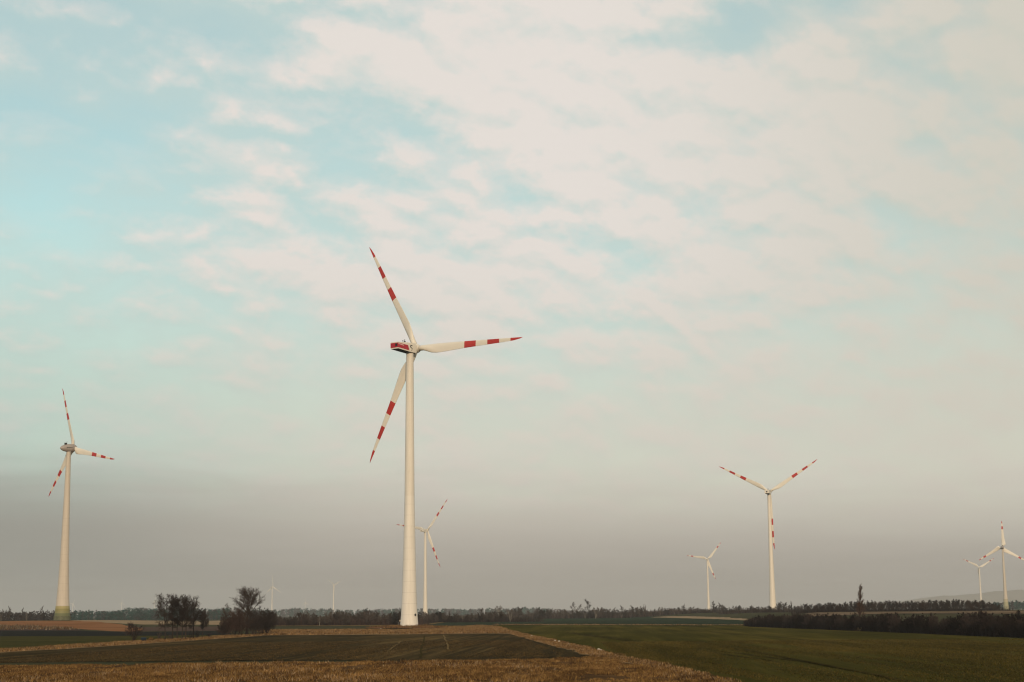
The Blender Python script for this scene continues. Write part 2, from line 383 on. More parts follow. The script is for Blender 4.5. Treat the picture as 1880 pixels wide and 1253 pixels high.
grass('verge_grass', 'pale dry grass along the path beside the green crop', path_s, 8, .16, .07, [G['gold'], G['tan'], G['brown']], per=5, clump=(1.0, .36), seed=4, lift=.2)
grass('verge_grass', 'pale dry grass verge crossing the left fields below the bare trees', verge_l, 5, .26, .09, [G['tan'], G['gold'], G['brown']], per=5, clump=(1.2, .33), seed=5, lift=.15)
grass('strip_grass', 'pale dry grass strip at the foot of the nearest turbine', strip_mid, 1.2, .32, .14, [G['tan'], G['gold'], G['brown']], per=6, spread=.4, clump=(4, .36), seed=6, lift=.2)
grass('mound_grass', 'brown weeds on the earth mound of the nearest turbine', mp_, 1.6, .35, .1, [G['brown'], G['gold']], per=5, spread=.3, clump=(3, .42), seed=7, lift=.3)
grass('stubble', 'pale weed stalks standing on the slope under the reddish ploughland', P([(-60, 1149.5), (0, 1149.5), (60, 1150.3), (130, 1154), (150, 1157), (60, 1157.5), (-60, 1157.5)], .1), .22, .9, .28, [G['stub'], G['brown']], per=5, spread=.5, clump=(5, .45), seed=8)
grass('boundary_grass', 'thin line of dry grass between the green crop and the dark field behind', P([(905, 1147.4), (1372, 1148.4), (1372, 1149.4), (905, 1148.4)], .1), .35, .28, .16, [G['tan'], G['brown']], per=6, spread=.4, clump=(6, .35), seed=9, lift=.2)

# ------------------------------------------------------------------ bare trees
def make_tree(seed, H, r, stems=1, bole=.3, nl=9, limb=.45, ang=(35, 60), nb=7, nt=7, nf=0, twig=.016, sub=(.5, .45), wander=.12, trop=.25, lean=0, shape=None, tip_only=.35, bits=0, stem_spread=.3, reach=.93, twk=.35):
    """bare tree: stems > limbs > branches > twigs (> fine twigs); returns trunk and crown geometry"""
    rg = random.Random(seed); T = MB(); C = MB()
    def poly(p, d, L, n, wd, tp):
        pts = [Vector(p)]; d = Vector(d).normalized()
        for _ in range(n):
            d = (d + Vector((rg.gauss(0, wd), rg.gauss(0, wd), rg.gauss(0, wd) + tp / n))).normalized()
            pts.append(pts[-1] + d * (L / n))
        return pts
    def sample(pts, t):
        k = t * (len(pts) - 1); i = min(int(k), len(pts) - 2); f = k - i
        return pts[i].lerp(pts[i + 1], f), (pts[i + 1] - pts[i]).normalized()
    def off(d, a):
        q = d.orthogonal().normalized(); q.rotate(Matrix.Rotation(rg.uniform(0, 2 * math.pi), 3, d))
        return (d * math.cos(a) + q * math.sin(a)).normalized()
    for s in range(stems):
        az = rg.uniform(0, 2 * math.pi); k = 0 if stems == 1 else stem_spread * rg.uniform(.4, 1.2)
        d = Vector((math.cos(az) * k + lean, math.sin(az) * k, 1))
        hs = H * (1 if stems == 1 else rg.uniform(.72, 1.0)); rs = r * (1 if stems == 1 else rg.uniform(.5, .9))
        p0 = Vector((0, 0, -.15)) if stems == 1 else Vector((math.cos(az) * rg.uniform(0, .25) * H * .12, math.sin(az) * rg.uniform(0, .25) * H * .12, -.15))
        tr = poly(p0, d, hs * reach, 8, wander * twk, .1)
        T.tube(tr, [rs * (1.25 if i == 0 else 1) * (1 - .88 * i / 8) for i in range(9)], 7)
        for i in range(nl):
            t = bole + (1 - bole) * ((i + rg.random()) / nl); t = min(t, .98)
            p, dd = sample(tr, t)
            env = shape((t - bole) / (1 - bole)) if shape else math.sqrt(max(.08, 1 - ((t - bole) / (1 - bole)) ** 1.6))
            L = H * limb * env * rg.uniform(.7, 1.15)
            a = R_(rg.uniform(*ang)) * (1 - .45 * (t - bole) / (1 - bole))
            lb = poly(p, off(dd, a), L, 5, wander, trop)
            rl = rs * (1 - .88 * t) * .62
            rl = max(rl, twig * 1.8)
            T.tube(lb, [rl * (1 - .8 * j / 5) for j in range(6)], 5, cap=False)
            for j in range(nb):
                u = tip_only + (1 - tip_only) * ((j + rg.random()) / nb); u = min(u, .99)
                q, de = sample(lb, u)
                Lb = L * sub[0] * (1.15 - .55 * u) * rg.uniform(.6, 1.2)
                br = poly(q, off(de, R_(rg.uniform(22, 58))), Lb, 3, wander * 1.2, trop * .8)
                rb = max(rl * (1 - .8 * u) * .55, twig * 1.2)
                C.tube(br, [rb, rb * .8, rb * .6, rb * .35], 3, cap=False)
                for k2 in range(nt):
                    w = .15 + .85 * (k2 + rg.random()) / nt; w = min(w, .99)
                    q2, df = sample(br, w)
                    Lt = max(Lb * sub[1] * rg.uniform(.6, 1.3), .12)
                    tw = poly(q2, off(df, R_(rg.uniform(20, 62))), Lt, 2, wander * 1.4, trop * .7)
                    C.tube(tw, [twig, twig * .75, twig * .35], 3, cap=False)
                    for _ in range(nf):
                        q3, dg = sample(tw, rg.uniform(.2, .95))
                        tf = poly(q3, off(dg, R_(rg.uniform(20, 60))), Lt * rg.uniform(.35, .7), 1, 0, 0)
                        C.tube(tf, [twig * .7, twig * .3], 3, cap=False)
                    for _ in range(bits):
                        if rg.random() < .6:
                            q3, dg = sample(tw, rg.uniform(.4, 1.0)); sz = rg.uniform(.03, .085)
                            e1 = Vector((rg.gauss(0, 1), rg.gauss(0, 1), rg.gauss(0, 1))).normalized() * sz
                            e2 = e1.orthogonal().normalized() * sz * .8
                            C.add([q3 - e1, q3 + e2, q3 + e1 - Vector((0, 0, sz)), q3 - e2], [(0, 1, 2, 3)], 1)
    return T, C

def tree_obj(name, TC, bark, twig, loc, rz=0, sc=1.0, label=None, cat='tree', group=None, bits=None):
    root = empty(name, loc, rz); root.scale = (sc,) * 3
    TC[0].build('trunk', bark, root, smooth=True)
    TC[1].build('crown', [twig, bits or twig], root)
    return tag(root, label, cat, group)

def copy_tree(o):
    r = o.copy(); COL.objects.link(r)
    for ch in list(o.children):
        c = ch.copy(); COL.objects.link(c); c.parent = r
    return r

def gz3(px, py, sink=.0):
    x, y = gnd(px, py); return (x, y, float(terr(x, y)) - sink)
def top_h(px, py_top, loc):
    """height of a thing that stands at loc and whose top shows at the height py_top of the picture"""
    return at(px, py_top, loc[1]).z - loc[2]

# the grove of slender trees
GR = 'slender bare trees of the small grove'
grove = [(303.4, 1177, 1099, 11, 'tallest slender bare tree at the left end of the grove'),
         (316.5, 1176.5, 1106, 12, 'thin bare tree second from the left in the grove'),
         (325, 1176, 1100.5, 13, 'bare tree with a tall narrow top third from the left in the grove'),
         (334.5, 1176, 1104, 14, 'thin bare tree in the middle of the grove'),
         (340, 1176, 1103, 15, 'bare tree just right of the middle of the grove'),
         (355, 1175, 1108.5, 16, 'thick trunked bare tree near the right end of the grove'),
         (371.5, 1173.5, 1130, 17, 'short bare tree standing alone at the right end of the grove')]
for px, py, tp, sd, lb in grove:
    loc = gz3(px, py); H = top_h(px, tp, loc)
    short = tp > 1120
    TC = make_tree(sd, H, .13 if not short else .08, 1, .34 if not short else .4, 24, .28 if not short else .36, (38, 80), 10, 9, 1, .0145, (.5, .5), .12, .28, bits=1, twk=.14, tip_only=.14,
                   shape=lambda t: .75 + .5 * t - 1.05 * max(0, t - .6))
    tree_obj('bare_tree', TC, MAT['bark'], MAT['twig'], loc, 0, 1, lb, 'tree', GR, MAT['leafbits'])
for px, py, tp, sd, lb in [(292, 1176, 1158, 21, 'low scrub at the left foot of the grove'), (311, 1176.5, 1162, 22, 'low scrub between the left trunks of the grove'), (348, 1175, 1156, 23, 'low scrub between the right trunks of the grove'), (362, 1174, 1153, 24, 'low scrub beside the short tree of the grove'), (384, 1172, 1160, 26, 'thin low scrub right of the grove')]:
    loc = gz3(px, py); H = top_h(px, tp, loc)
    tree_obj('bush', make_tree(sd, H, .035, 7, .15, 5, .3, (20, 50), 4, 4, 1, .010, stem_spread=.4), MAT['bark'], MAT['twig_pale'], loc, 0, 1, lb, 'bush', 'low scrub in the grove')
# the small vase-shaped tree
loc = gz3(246.5, 1178.5); H = top_h(246, 1141.5, loc)
tree_obj('bare_tree', make_tree(31, H * 1.08, .11, 7, .26, 8, .38, (25, 58), 6, 6, 1, .016, (.5, .45), .14, .3, stem_spread=.55), MAT['bark'], MAT['twig'], loc, 0, 1, 'small bare tree with spreading stems standing left of the grove')
# the large fan-shaped tree
loc = gz3(453, 1167.5); H = top_h(453, 1084, loc)
tree_obj('bare_tree', make_tree(48, H * 1.04, .44, 1, .64, 24, .44, (20, 70), 15, 11, 2, .0165, (.36, .42), .06, .16, tip_only=.46, reach=.66, twk=.2, shape=lambda t: 1.0 - .2 * t), MAT['bark'], MAT['twig'], loc, R_(20), 1, 'large bare tree with a fan-shaped crown rising out of bushes')
for px, py, tp, n, sd, lb in [(418, 1168, 1124, 8, 51, 'reddish brown bush at the left edge of the large fan-shaped tree'), (430, 1167.5, 1108, 9, 52, 'tall brown bush just left of the large fan-shaped tree trunk'),
                              (441, 1168.5, 1122, 8, 53, 'brown bush in front of the large fan-shaped tree trunk'), (466, 1168, 1117, 9, 54, 'brown bush just right of the large fan-shaped tree trunk'),
                              (479, 1166.5, 1107.5, 9, 55, 'tall grey brown bush right of the large fan-shaped tree'), (490, 1165, 1124, 8, 56, 'low bush at the right edge of the large fan-shaped tree'),
                              (409, 1168, 1138, 7, 57, 'lowest bush at the left foot of the large fan-shaped tree')]:
    loc = gz3(px, py); H = top_h(px, tp, loc)
    tree_obj('bush', make_tree(sd, H * 1.10, .085, n + 2, .10, 11, .31, (25, 65), 7, 7, 1, .0145, (.5, .5), .15, .3, stem_spread=.44), MAT['bark'], MAT['twig_red'] if sd in (51, 52, 53) else MAT['twig'], loc, 0, 1, lb, 'bush', 'bushes around the large fan-shaped tree')
# the poplar in the right hedge
loc = gz3(1581, 1156.5); loc = (loc[0] * 1.03, loc[1] + 14, float(terr(loc[0] * 1.03, loc[1] + 14))); H = top_h(1581, 1079, loc)
MAT['poplar'] = noise_mat('poplar_twigs', [(.2, (.065, .040, .031)), (.8, (.125, .078, .060))], .6, island=.3)
tree_obj('poplar_tree', make_tree(67, H * 1.04, .22, 1, .22, 30, .27, (22, 40), 10, 9, 1, .022, (.36, .5), .07, .38, tip_only=.2, twk=.3, shape=lambda t: .95 - .5 * t), MAT['bark'], MAT['poplar'], loc, 0, 1, 'tall slim reddish bare poplar rising out of the dark hedge')

# ---- single-mesh trees for the distant hedgerows
def merged(name, TC, bark, twig):
    M = MB(); M.v = list(TC[0].v); M.f = list(TC[0].f); M.m = [0] * len(M.f)
    k = len(M.v); M.v += TC[1].v; M.f += [tuple(i + k for i in f) for f in TC[1].f]; M.m += [1] * len(TC[1].f)
    return M.mesh(name, [bark, twig])
TW = .030
PROTO = {'bushy': [merged('hedgerow_tree', make_tree(100 + i, 7, .12, 4 + i % 3, .12, 10, .30, (25, 60), 6, 6, 0, TW, (.55, .5), .15, .3, stem_spread=.22), MAT['bark'], MAT['twig'] if i % 2 else MAT['twig_pale']) for i in range(5)],
         'tall': [merged('hedgerow_tree', make_tree(120 + i, 10, .16, 1 + i % 2, .22, 15, .25, (30, 60), 7, 6, 0, TW, (.55, .5), .13, .4, stem_spread=.15), MAT['birch'] if i == 1 else MAT['bark'], MAT['twig_pale'] if i % 2 else MAT['twig']) for i in range(4)],
         'slim': [merged('hedgerow_tree', make_tree(140 + i, 11, .14, 2, .2, 14, .13, (12, 30), 6, 6, 0, TW, (.6, .5), .08, .5, stem_spread=.05), MAT['bark'], MAT['twig_pale'] if i else MAT['twig']) for i in range(2)],
         'round': [merged('hedgerow_tree', make_tree(160 + i, 8, .16, 3, .12, 13, .36, (30, 70), 8, 8, 0, TW, (.5, .5), .14, .2, stem_spread=.25), MAT['bark'], MAT['hedge']) for i in range(2)],
         'wood': [merged('woodland_tree', make_tree(180 + i, 7.5, .10, 1 + i % 2, .25, 15, .30, (25, 60), 7, 7, 0, TW * 1.15, (.55, .5), .12, .4), MAT['bark'], MAT['twig'] if i % 2 else MAT['wood_far']) for i in range(4)],
         'hedge': [merged('hedge_bush', make_tree(200 + i, 4.6, .06, 9, .06, 9, .30, (25, 65), 6, 6, 0, .022, (.55, .5), .15, .25, stem_spread=.30), MAT['bark'], MAT['hedge'] if i < 3 else MAT['twig']) for i in range(5)]}  # last hedge variants get lighter twigs, sunlit tips put into the colour
PH = {'bushy': 7, 'tall': 10, 'slim': 11, 'round': 8, 'wood': 7.5, 'hedge': 4.6}
rr = random.Random(77)
def put(kind, loc, H, name, label, cat, group, wide=1.0):
    o = link(name, rr.choice(PROTO[kind])); s = H / PH[kind]
    o.location = (loc[0], loc[1], loc[2] - .15); o.rotation_euler = (0, 0, rr.uniform(0, 6.283)); o.scale = (s * wide, s * wide, s)
    return tag(o, label, cat, group)
def at_dist(px, Y):
    d = ray(px, HY); x = d[0] * Y
    return (x, Y, float(terr(x, Y)))

# middle hedgerow, left of the nearest turbine
MH, ML = 'trees of the brown hedgerow left of the nearest turbine', 'bare brown tree in the hedgerow between the fan-shaped tree and the nearest turbine'
x = 493
while x < 738:
    prof = 1124 + 6 * math.exp(-((x - 532) / 8) ** 2) + 2.5 * math.sin(x * .11) - (3 if 620 < x < 700 else 0)
    loc = at_dist(x, rr.uniform(715, 760)); H = top_h(x, prof + rr.uniform(-4.5, 5) + .8, loc)
    put('bushy' if rr.random() < .8 else 'tall', loc, max(3.2, H), 'hedgerow_tree', ML, 'tree', MH, rr.uniform(1.1, 1.7)); x += rr.uniform(2.6, 5)
# hedgerow right of the nearest turbine
RH, RL = 'trees of the hedgerow just right of the nearest turbine', 'bare tree in the hedgerow just right of the nearest turbine'
x = 766
while x < 944:
    loc = at_dist(x, rr.uniform(880, 960)); H = top_h(x, 1125 + rr.uniform(-6, 4), loc)
    put('bushy' if rr.random() < .75 else 'tall', loc, max(3.2, H), 'hedgerow_tree', RL, 'tree', RH, rr.uniform(1.1, 1.7)); x += rr.uniform(3, 5.5)
for px, tp, k, lb in [(800, 1119.5, 'round', 'dark rounded tree beside the second turbine from the left'), (809, 1116.5, 'round', 'largest dark round-topped tree just right of the nearest turbine'), (826, 1120, 'tall', 'upright bare tree right of the dark round-topped tree'),
                      (884, 1114.5, 'tall', 'bare tree with an open rounded top in the hedgerow right of the nearest turbine'), (937, 1112, 'tall', 'tall thin bare tree where the two right hedgerows meet')]:
    loc = at_dist(px, 900); put(k, loc, top_h(px, tp, loc), 'hedgerow_tree', lb, 'tree', None, 1.25 if k == 'round' else 1.1)
# long far hedgerow to the right turbine
FH, FL = 'trees of the long far hedgerow', 'bare tree in the long far hedgerow between the nearest turbine and the dark hedge'
x = 941
while x < 1480:
    loc = at_dist(x, rr.uniform(1340, 1440) if x < 1370 else rr.uniform(1080, 1180))
    base = 1118.5 - 4.5 * (x - 941) / 500 + 2 * math.sin(x * .06) + 1.5 * math.sin(x * .17) - 2.5 * float(sst(1230, 1330, x))
    H = top_h(x, base + 1.5 + rr.choice((rr.uniform(-7.5, 0), rr.uniform(-3, 5), rr.uniform(-2, 5))), loc)
    put('bushy' if rr.random() < .72 else 'tall', loc, max(4, H), 'hedgerow_tree', FL, 'tree', FH, rr.uniform(1.15, 1.8)); x += rr.uniform(2.6, 4.6)
for px, tp, k, lb in [(952, 1112, 'tall', 'thin bare tree at the left end of the long far hedgerow'), (996, 1114, 'round', 'dark dense tree in the left part of the long far hedgerow'), (1050, 1103.5, 'tall', 'bare tree with a wide rounded crown and pale trunk in the far hedgerow'),
                      (1063, 1108, 'tall', 'bare tree between the two tallest trees of the far hedgerow'), (1081, 1098, 'tall', 'tallest bare tree of the long far hedgerow'), (1093, 1109, 'tall', 'bare tree just right of the tallest tree of the far hedgerow'),
                      (1107, 1113, 'slim', 'narrow bare tree right of the tallest pair in the far hedgerow'), (1142, 1110, 'tall', 'pale trunked bare tree in the middle of the far hedgerow'), (1163, 1110, 'tall', 'spreading bare tree left of the column-shaped tree'),
                      (1184, 1101, 'slim', 'column-shaped bare tree standing above the far hedgerow'), (1257, 1105, 'slim', 'pointed bare tree left of the two-banded turbine by the far hedgerow'), (1311, 1102, 'tall', 'bare tree just right of the two-banded turbine tower'),
                      (1322, 1105, 'tall', 'second bare tree right of the two-banded turbine tower'), (1380, 1106, 'slim', 'small pointed bare tree left of the right-hand turbine tower'), (1453, 1096.5, 'slim', 'narrow pointed bare tree right of the right-hand turbine tower'), (1473, 1103, 'slim', 'small narrow bare tree at the right end of the far hedgerow')]:
    loc = at_dist(px, 1330 if px < 1370 else 1070); put(k, loc, top_h(px, tp, loc), 'hedgerow_tree', lb, 'tree', None, 1.25 if k == 'tall' else 1)
# row of trees on the right-hand rise
WH, WL = 'trees of the even wood behind the dark hedge', 'bare tree in the even dark wood behind the hedge on the right'
x = 1480
while x < 1834:
    for row in (0, 1):
        px = x + rr.uniform(-2, 2)
        loc = at_dist(px, 850 + row * 16 + rr.uniform(-5, 5))
        tp = 1108 - 5 * sst(1480, 1620, px) - 2 * sst(1650, 1740, px) + rr.uniform(-2.2, 2.5) + (5 if px > 1815 else 0)
        put('wood', loc, top_h(px, float(tp), loc), 'woodland_tree', WL, 'tree', WH, rr.uniform(1.1, 1.5))
    x += rr.uniform(4.0, 5.8)
# dark hedge on the right
HH, HL = 'bushes of the dark hedge on the right', 'leafless bush in the dark hedge along the right edge of the green crop'
a = np.array(gnd(1366, 1150.5)); b = np.array(gnd(1960, 1176)); n = 78
for i in range(n + 1):
    for row in range(2):
        t = (i + rr.uniform(-.4, .4)) / n; p = a + (b - a) * t + np.array((1.2 + row * 2.2 + rr.uniform(-.5, .5), 0))
        loc = (p[0], p[1], float(terr(p[0], p[1])))
        H = (rr.uniform(3.6, 5.0) + .16 * math.sin(i * .31) + .16 * math.sin(i * .83)) * (.72 + .28 * min(1, t * 6)) * (1.06 if row else .94)
        put('hedge', loc, H, 'hedge_bush', HL, 'bush', HH, rr.uniform(.85, 1.15))
# dense bottom of the hedgerows: nobody could count these stems
def thicket(name, label, pts, width, n, h, mats, seed, w=.10):
    rg = np.random.default_rng(seed); V = []
    pts = np.array(pts); seg = rg.integers(0, len(pts) - 1, n); t = rg.random(n)[:, None]
    p = pts[seg] * (1 - t) + pts[seg + 1] * t; p = p + np.stack([rg.uniform(-width, width, n), rg.uniform(-width, width, n)], -1)
    hh = h * (.35 + .8 * rg.random(n) ** 1.3); a = rg.uniform(0, 6.283, n); ww = w * (.5 + rg.random(n)); z = terr(p[:, 0], p[:, 1]) - .05
    tip = p + np.stack([rg.normal(0, .22, n), rg.normal(0, .22, n)], -1) * hh[:, None]
    V = np.zeros((n, 3, 3)); q = np.stack([np.cos(a), np.sin(a)], -1) * ww[:, None] / 2
    V[:, 0, :2] = p - q; V[:, 1, :2] = p + q; V[:, 2, :2] = tip; V[:, 0, 2] = z; V[:, 1, 2] = z; V[:, 2, 2] = z + hh
    return tag(np_tris(name, V, mats, mi=(rg.random(n) * len(mats)).astype(int)), label, 'undergrowth', kind='stuff')
thicket('undergrowth', 'dense dark stems filling the bottom of the right-hand hedge', [a + np.array((2, 0)), b + np.array((2, 0))], 1.9, 26000, 2.6, [MAT['hedge']], 1)
thicket('undergrowth', 'dense brown stems under the hedgerow left of the nearest turbine', [at_dist(492, 735)[:2], at_dist(738, 735)[:2]], 14, 14000, 3.6, [MAT['twig'], MAT['hedge'], MAT['twig_red']], 2, .16)
thicket('undergrowth', 'dense stems under the hedgerow right of the nearest turbine', [at_dist(766, 915)[:2], at_dist(944, 915)[:2]], 18, 10000, 3.6, [MAT['twig'], MAT['hedge']], 3, .2)
thicket('undergrowth', 'dense stems under the long far hedgerow', [at_dist(940, 1390)[:2], at_dist(1245, 1390)[:2]], 24, 24000, 4.8, [MAT['twig'], MAT['hedge'], MAT['twig_pale']], 4, .3)
thicket('undergrowth', 'dense stems under the far hedgerow on the rise before the right-hand turbine', [at_dist(1240, 1390)[:2], at_dist(1378, 1390)[:2]], 24, 11000, 2.6, [MAT['twig'], MAT['hedge'], MAT['twig_pale']], 14, .3)
thicket('undergrowth', 'dense stems under the hedgerow near the right-hand turbine', [at_dist(1366, 1120)[:2], at_dist(1490, 1120)[:2]], 20, 11000, 2.4, [MAT['twig'], MAT['hedge']], 5, .25)
thicket('undergrowth', 'dense dark brush under the even wood on the right', [at_dist(1475, 855)[:2], at_dist(1834, 868)[:2]], 8, 14000, 2.6, [MAT['hedge'], MAT['twig']], 6, .16)

# ------------------------------------------------------------------ woods far off: one mass each
def wood(name, label, pxs, Y, depth, tops, mats, seed, n, leaf, ground_z=0):
    rg = np.random.default_rng(seed); V = []; MI = []
    for i in range(n):
        px = rg.uniform(*pxs); y = Y + rg.uniform(0, depth); l = at_dist(px, y)
        H = at(px, tops(px), y).z - l[2]; H = H * rg.uniform(.74, 1.08); Rr = H * rg.uniform(.2, .32); m = int(rg.random() * len(mats))
        k = 46; th = rg.uniform(0, 6.283, k); u = rg.random(k); zz = H * (.08 + .92 * u); rad = Rr * np.sqrt(np.clip(1 - (np.abs(u - .45) / .58) ** 2, .03, 1)) * np.sqrt(rg.random(k))
        c = np.stack([l[0] + rad * np.cos(th), y + rad * np.sin(th), l[2] + zz], -1)
        e = rg.normal(0, 1, (k, 3, 3)); e /= np.linalg.norm(e, axis=-1, keepdims=True)
        V.append(c[:, None, :] + e * leaf * rg.uniform(.5, 1.2, (k, 1, 1))); MI.append(np.full(k, m))
        V.append(np.array([[[l[0] - .2, y, l[2]], [l[0] + .2, y, l[2]], [l[0], y, l[2] + H * .8]]])); MI.append(np.array([m]))
    return tag(np_tris(name, np.concatenate(V), mats, mi=np.concatenate(MI)), label, 'wood', kind='stuff')
wood('brown_wood', 'low purplish brown wood behind the left-hand turbine', (-70, 128), 1130, 60, lambda p: 1124.5 - 2.5 * sst(40, 100, p), [MAT['wood_brown'], MAT['wood_far']], 1, 260, .9)
wood('evergreen_wood', 'bluish green evergreen wood behind the grove', (118, 425), 1850, 160, lambda p: 1122.5 - 4 * sst(205, 240, p) + 1.0 * math.sin(p * .07) - .5 * sst(360, 380, p), [MAT['ever'], MAT['ever'], MAT['wood_far']], 2, 520, 1.3)
wood('far_wood', 'pale hazy wood on the horizon left of the nearest turbine', (395, 1010), 4300, 900, lambda p: 1119.5 + 1.2 * math.sin(p * .031) + .8 * math.sin(p * .09) - .004 * (p - 600), [MAT['ever'], MAT['wood_far']], 3, 420, 4.2)
wood('far_wood', 'pale hazy wood behind the turbine at the right edge', (1820, 1990), 2300, 300, lambda p: 1106 + 1.5 * math.sin(p * .1), [MAT['wood_far'], MAT['ever']], 4, 130, 2.0)
for px, tp, H_, lb in [(1, 1110.5, 13, 'forked bare tree on the skyline at the left picture edge'), (17.5, 1110.5, 13, 'bare skyline tree with a thick dark crown left of the left-hand turbine'), (42, 1113.5, 11, 'thin ragged bare tree on the left skyline'), (76, 1110, 13, 'forked bare skyline tree nearest the left-hand turbine'), (9, 1118, 9, 'small bare skyline tree near the left edge'), (50, 1117, 9, 'small thin bare tree beside the ragged skyline tree')]:
    loc = at_dist(px, 1125); put('tall', loc, top_h(px, tp, loc), 'bare_tree', lb, 'tree', None, .8)
loc = at_dist(914, 2300); put('tall', loc, top_h(914, 1106.5, loc), 'hedgerow_tree', 'pale hazy tree rising far behind the hedgerow right of the nearest turbine', 'tree', None, 1.5)

# faint hills on the right horizon
rg = np.random.default_rng(12)
hp = [(px, 1108 - 24 * sst(1560, 1900, px) + 1.2 * math.sin(px * .05) + .8 * math.sin(px * .13)) for px in np.arange(1540, 2200, 12)]
M = MB(); rings = []
for px, py in hp:
    t = at(px, float(py), 8600); z = max(2, t.z)
    rings.append([(t.x, 7800, -1), (t.x, 8200, z * .55), (t.x, 8600, z), (t.x + 60, 9300, z * .9), (t.x + 60, 9900, -1)])
M.loft(rings, cap=True)
MAT['hill'] = noise_mat('grassy_hill', [(.3, (.275, .245, .21)), (.7, (.30, .27, .23))], .004)
tag(M.build('hills', MAT['hill'], smooth=True), kind='structure')

# ------------------------------------------------------------------ small things
def rock(name, loc, s, mat, label, seed, group=None, cat='stone'):
    rg = random.Random(seed); bm = bmesh.new(); bmesh.ops.create_icosphere(bm, subdivisions=2, radius=1)
    for v in bm.verts:
        k = 1 + .25 * math.sin(3 * v.co.x + seed) * math.cos(2.3 * v.co.y) + rg.gauss(0, .07); v.co *= k
        v.co.x *= s[0] * .8; v.co.y *= s[1] * .8; v.co.z = v.co.z * s[2] * .75 + s[2] * .4
    me = bpy.data.meshes.new(name); bm.to_mesh(me); bm.free(); me.materials.append(mat)
    o = link(name, me, None, loc); o.rotation_euler.z = rg.uniform(0, 3)
    return tag(o, label, cat, group)
MAT['stone'] = noise_mat('pale_limestone', [(.3, (.42, .36, .29)), (.7, (.66, .58, .48))], 4, bump=.5)
for px, py, s, lb, sd in [(976, 1170.5, (.22, .2, .16), 'small pale stone farthest up the path edge', 1), (1019, 1179.4, (.36, .2, .14), 'long flat pale stone on the path edge', 2), (1026.5, 1181.5, (.2, .2, .2), 'rounded pale stone beside the long flat one', 3),
                          (1044, 1186, (.12, .12, .11), 'tiny pale stone between the path stones', 4), (1099, 1197.3, (.24, .2, .22), 'whitish stone nearest the camera on the path edge', 5), (1103.5, 1198.2, (.15, .15, .14), 'little stone leaning by the nearest whitish stone', 6)]:
    l = gz3(px, py); rock('stone', (l[0], l[1], l[2] + .22), s, MAT['stone'], lb, sd, 'pale stones along the path')
l = gz3(699, 1156.3); rock('stone', (l[0], l[1], l[2] + .15), (.42, .3, .22), MAT['stone'], 'white stone lying in dry grass left of the nearest turbine', 8)
# blue drum lying in the verge
MAT['blue'] = noise_mat('blue_plastic', [(.3, (.003, .011, .022)), (.7, (.005, .016, .030))], 2, rough=.6, spec=.2)
l = gz3(263.5, 1179.6); dr = empty('plastic_drum', (l[0], l[1], l[2] + .58), R_(8)); tag(dr, 'dark blue plastic drum lying on its side in dry grass under the small tree', 'drum')
M = MB(); prof = [(-.5, .30), (-.47, .335), (-.22, .34), (-.2, .36), (-.15, .36), (-.13, .34), (.13, .34), (.15, .36), (.2, .36), (.22, .34), (.47, .335), (.5, .30)]
M.loft([[(x, r * math.cos(t), r * math.sin(t)) for t in [2 * math.pi * k / 20 for k in range(20)]] for x, r in prof]); M.build('barrel_body', MAT['blue'], dr, smooth=True)
M = MB(); M.tube([(.5, .12, .14), (.54, .12, .14)], [.05, .05], 10); M.build('bung_cap', MAT['dark'], dr)
# heaps
def heap(loc, w, h, n, mats, label, seed, name, cat):
    rg = random.Random(seed); M = MB()
    for i in range(n):
        c = Vector((rg.gauss(0, w * .28), rg.gauss(0, w * .2), 0)); c.z = max(.03, h * rg.random() * max(0, 1 - (c.length / (w * .6)) ** 2))
        d = Vector((rg.gauss(0, 1), rg.gauss(0, 1), rg.gauss(0, .55))).normalized() * rg.uniform(.15, .5) * w * .5
        M.tube([c - d, c + Vector((0, 0, .03)), c + d], [.03, .026, .014], 4, rg.randrange(len(mats)))
    return tag(M.build(name, mats, None, loc=loc), label, cat)
l = gz3(277, 1179.5); heap((l[0], l[1], l[2] + .15), 1.6, .75, 90, [G['tan'], G['brown'], G['gold']], 'tangled heap of pale cut reeds beside the blue drum', 1, 'reed_heap', 'heap')
l = gz3(1580, 1159.6); heap((l[0] - .3, l[1], l[2] + .1), 1.9, .8, 80, [G['tan'], G['stub'], G['brown']], 'heap of pale broken branches at the foot of the dark hedge', 2, 'brush_pile', 'heap')
o = bpy.data.objects
l = gz3(731, 1150.3); M = MB(); M.tube([(0, 0, -.2), (0, 0, 1.5)], [.06, .05], 8); M.box((0, 0, 1.5), (.2, .06, .22))
tag(M.build('marker_post', MAT['stone'], None, loc=l), 'short pale marker post standing left of the nearest turbine base', 'post')

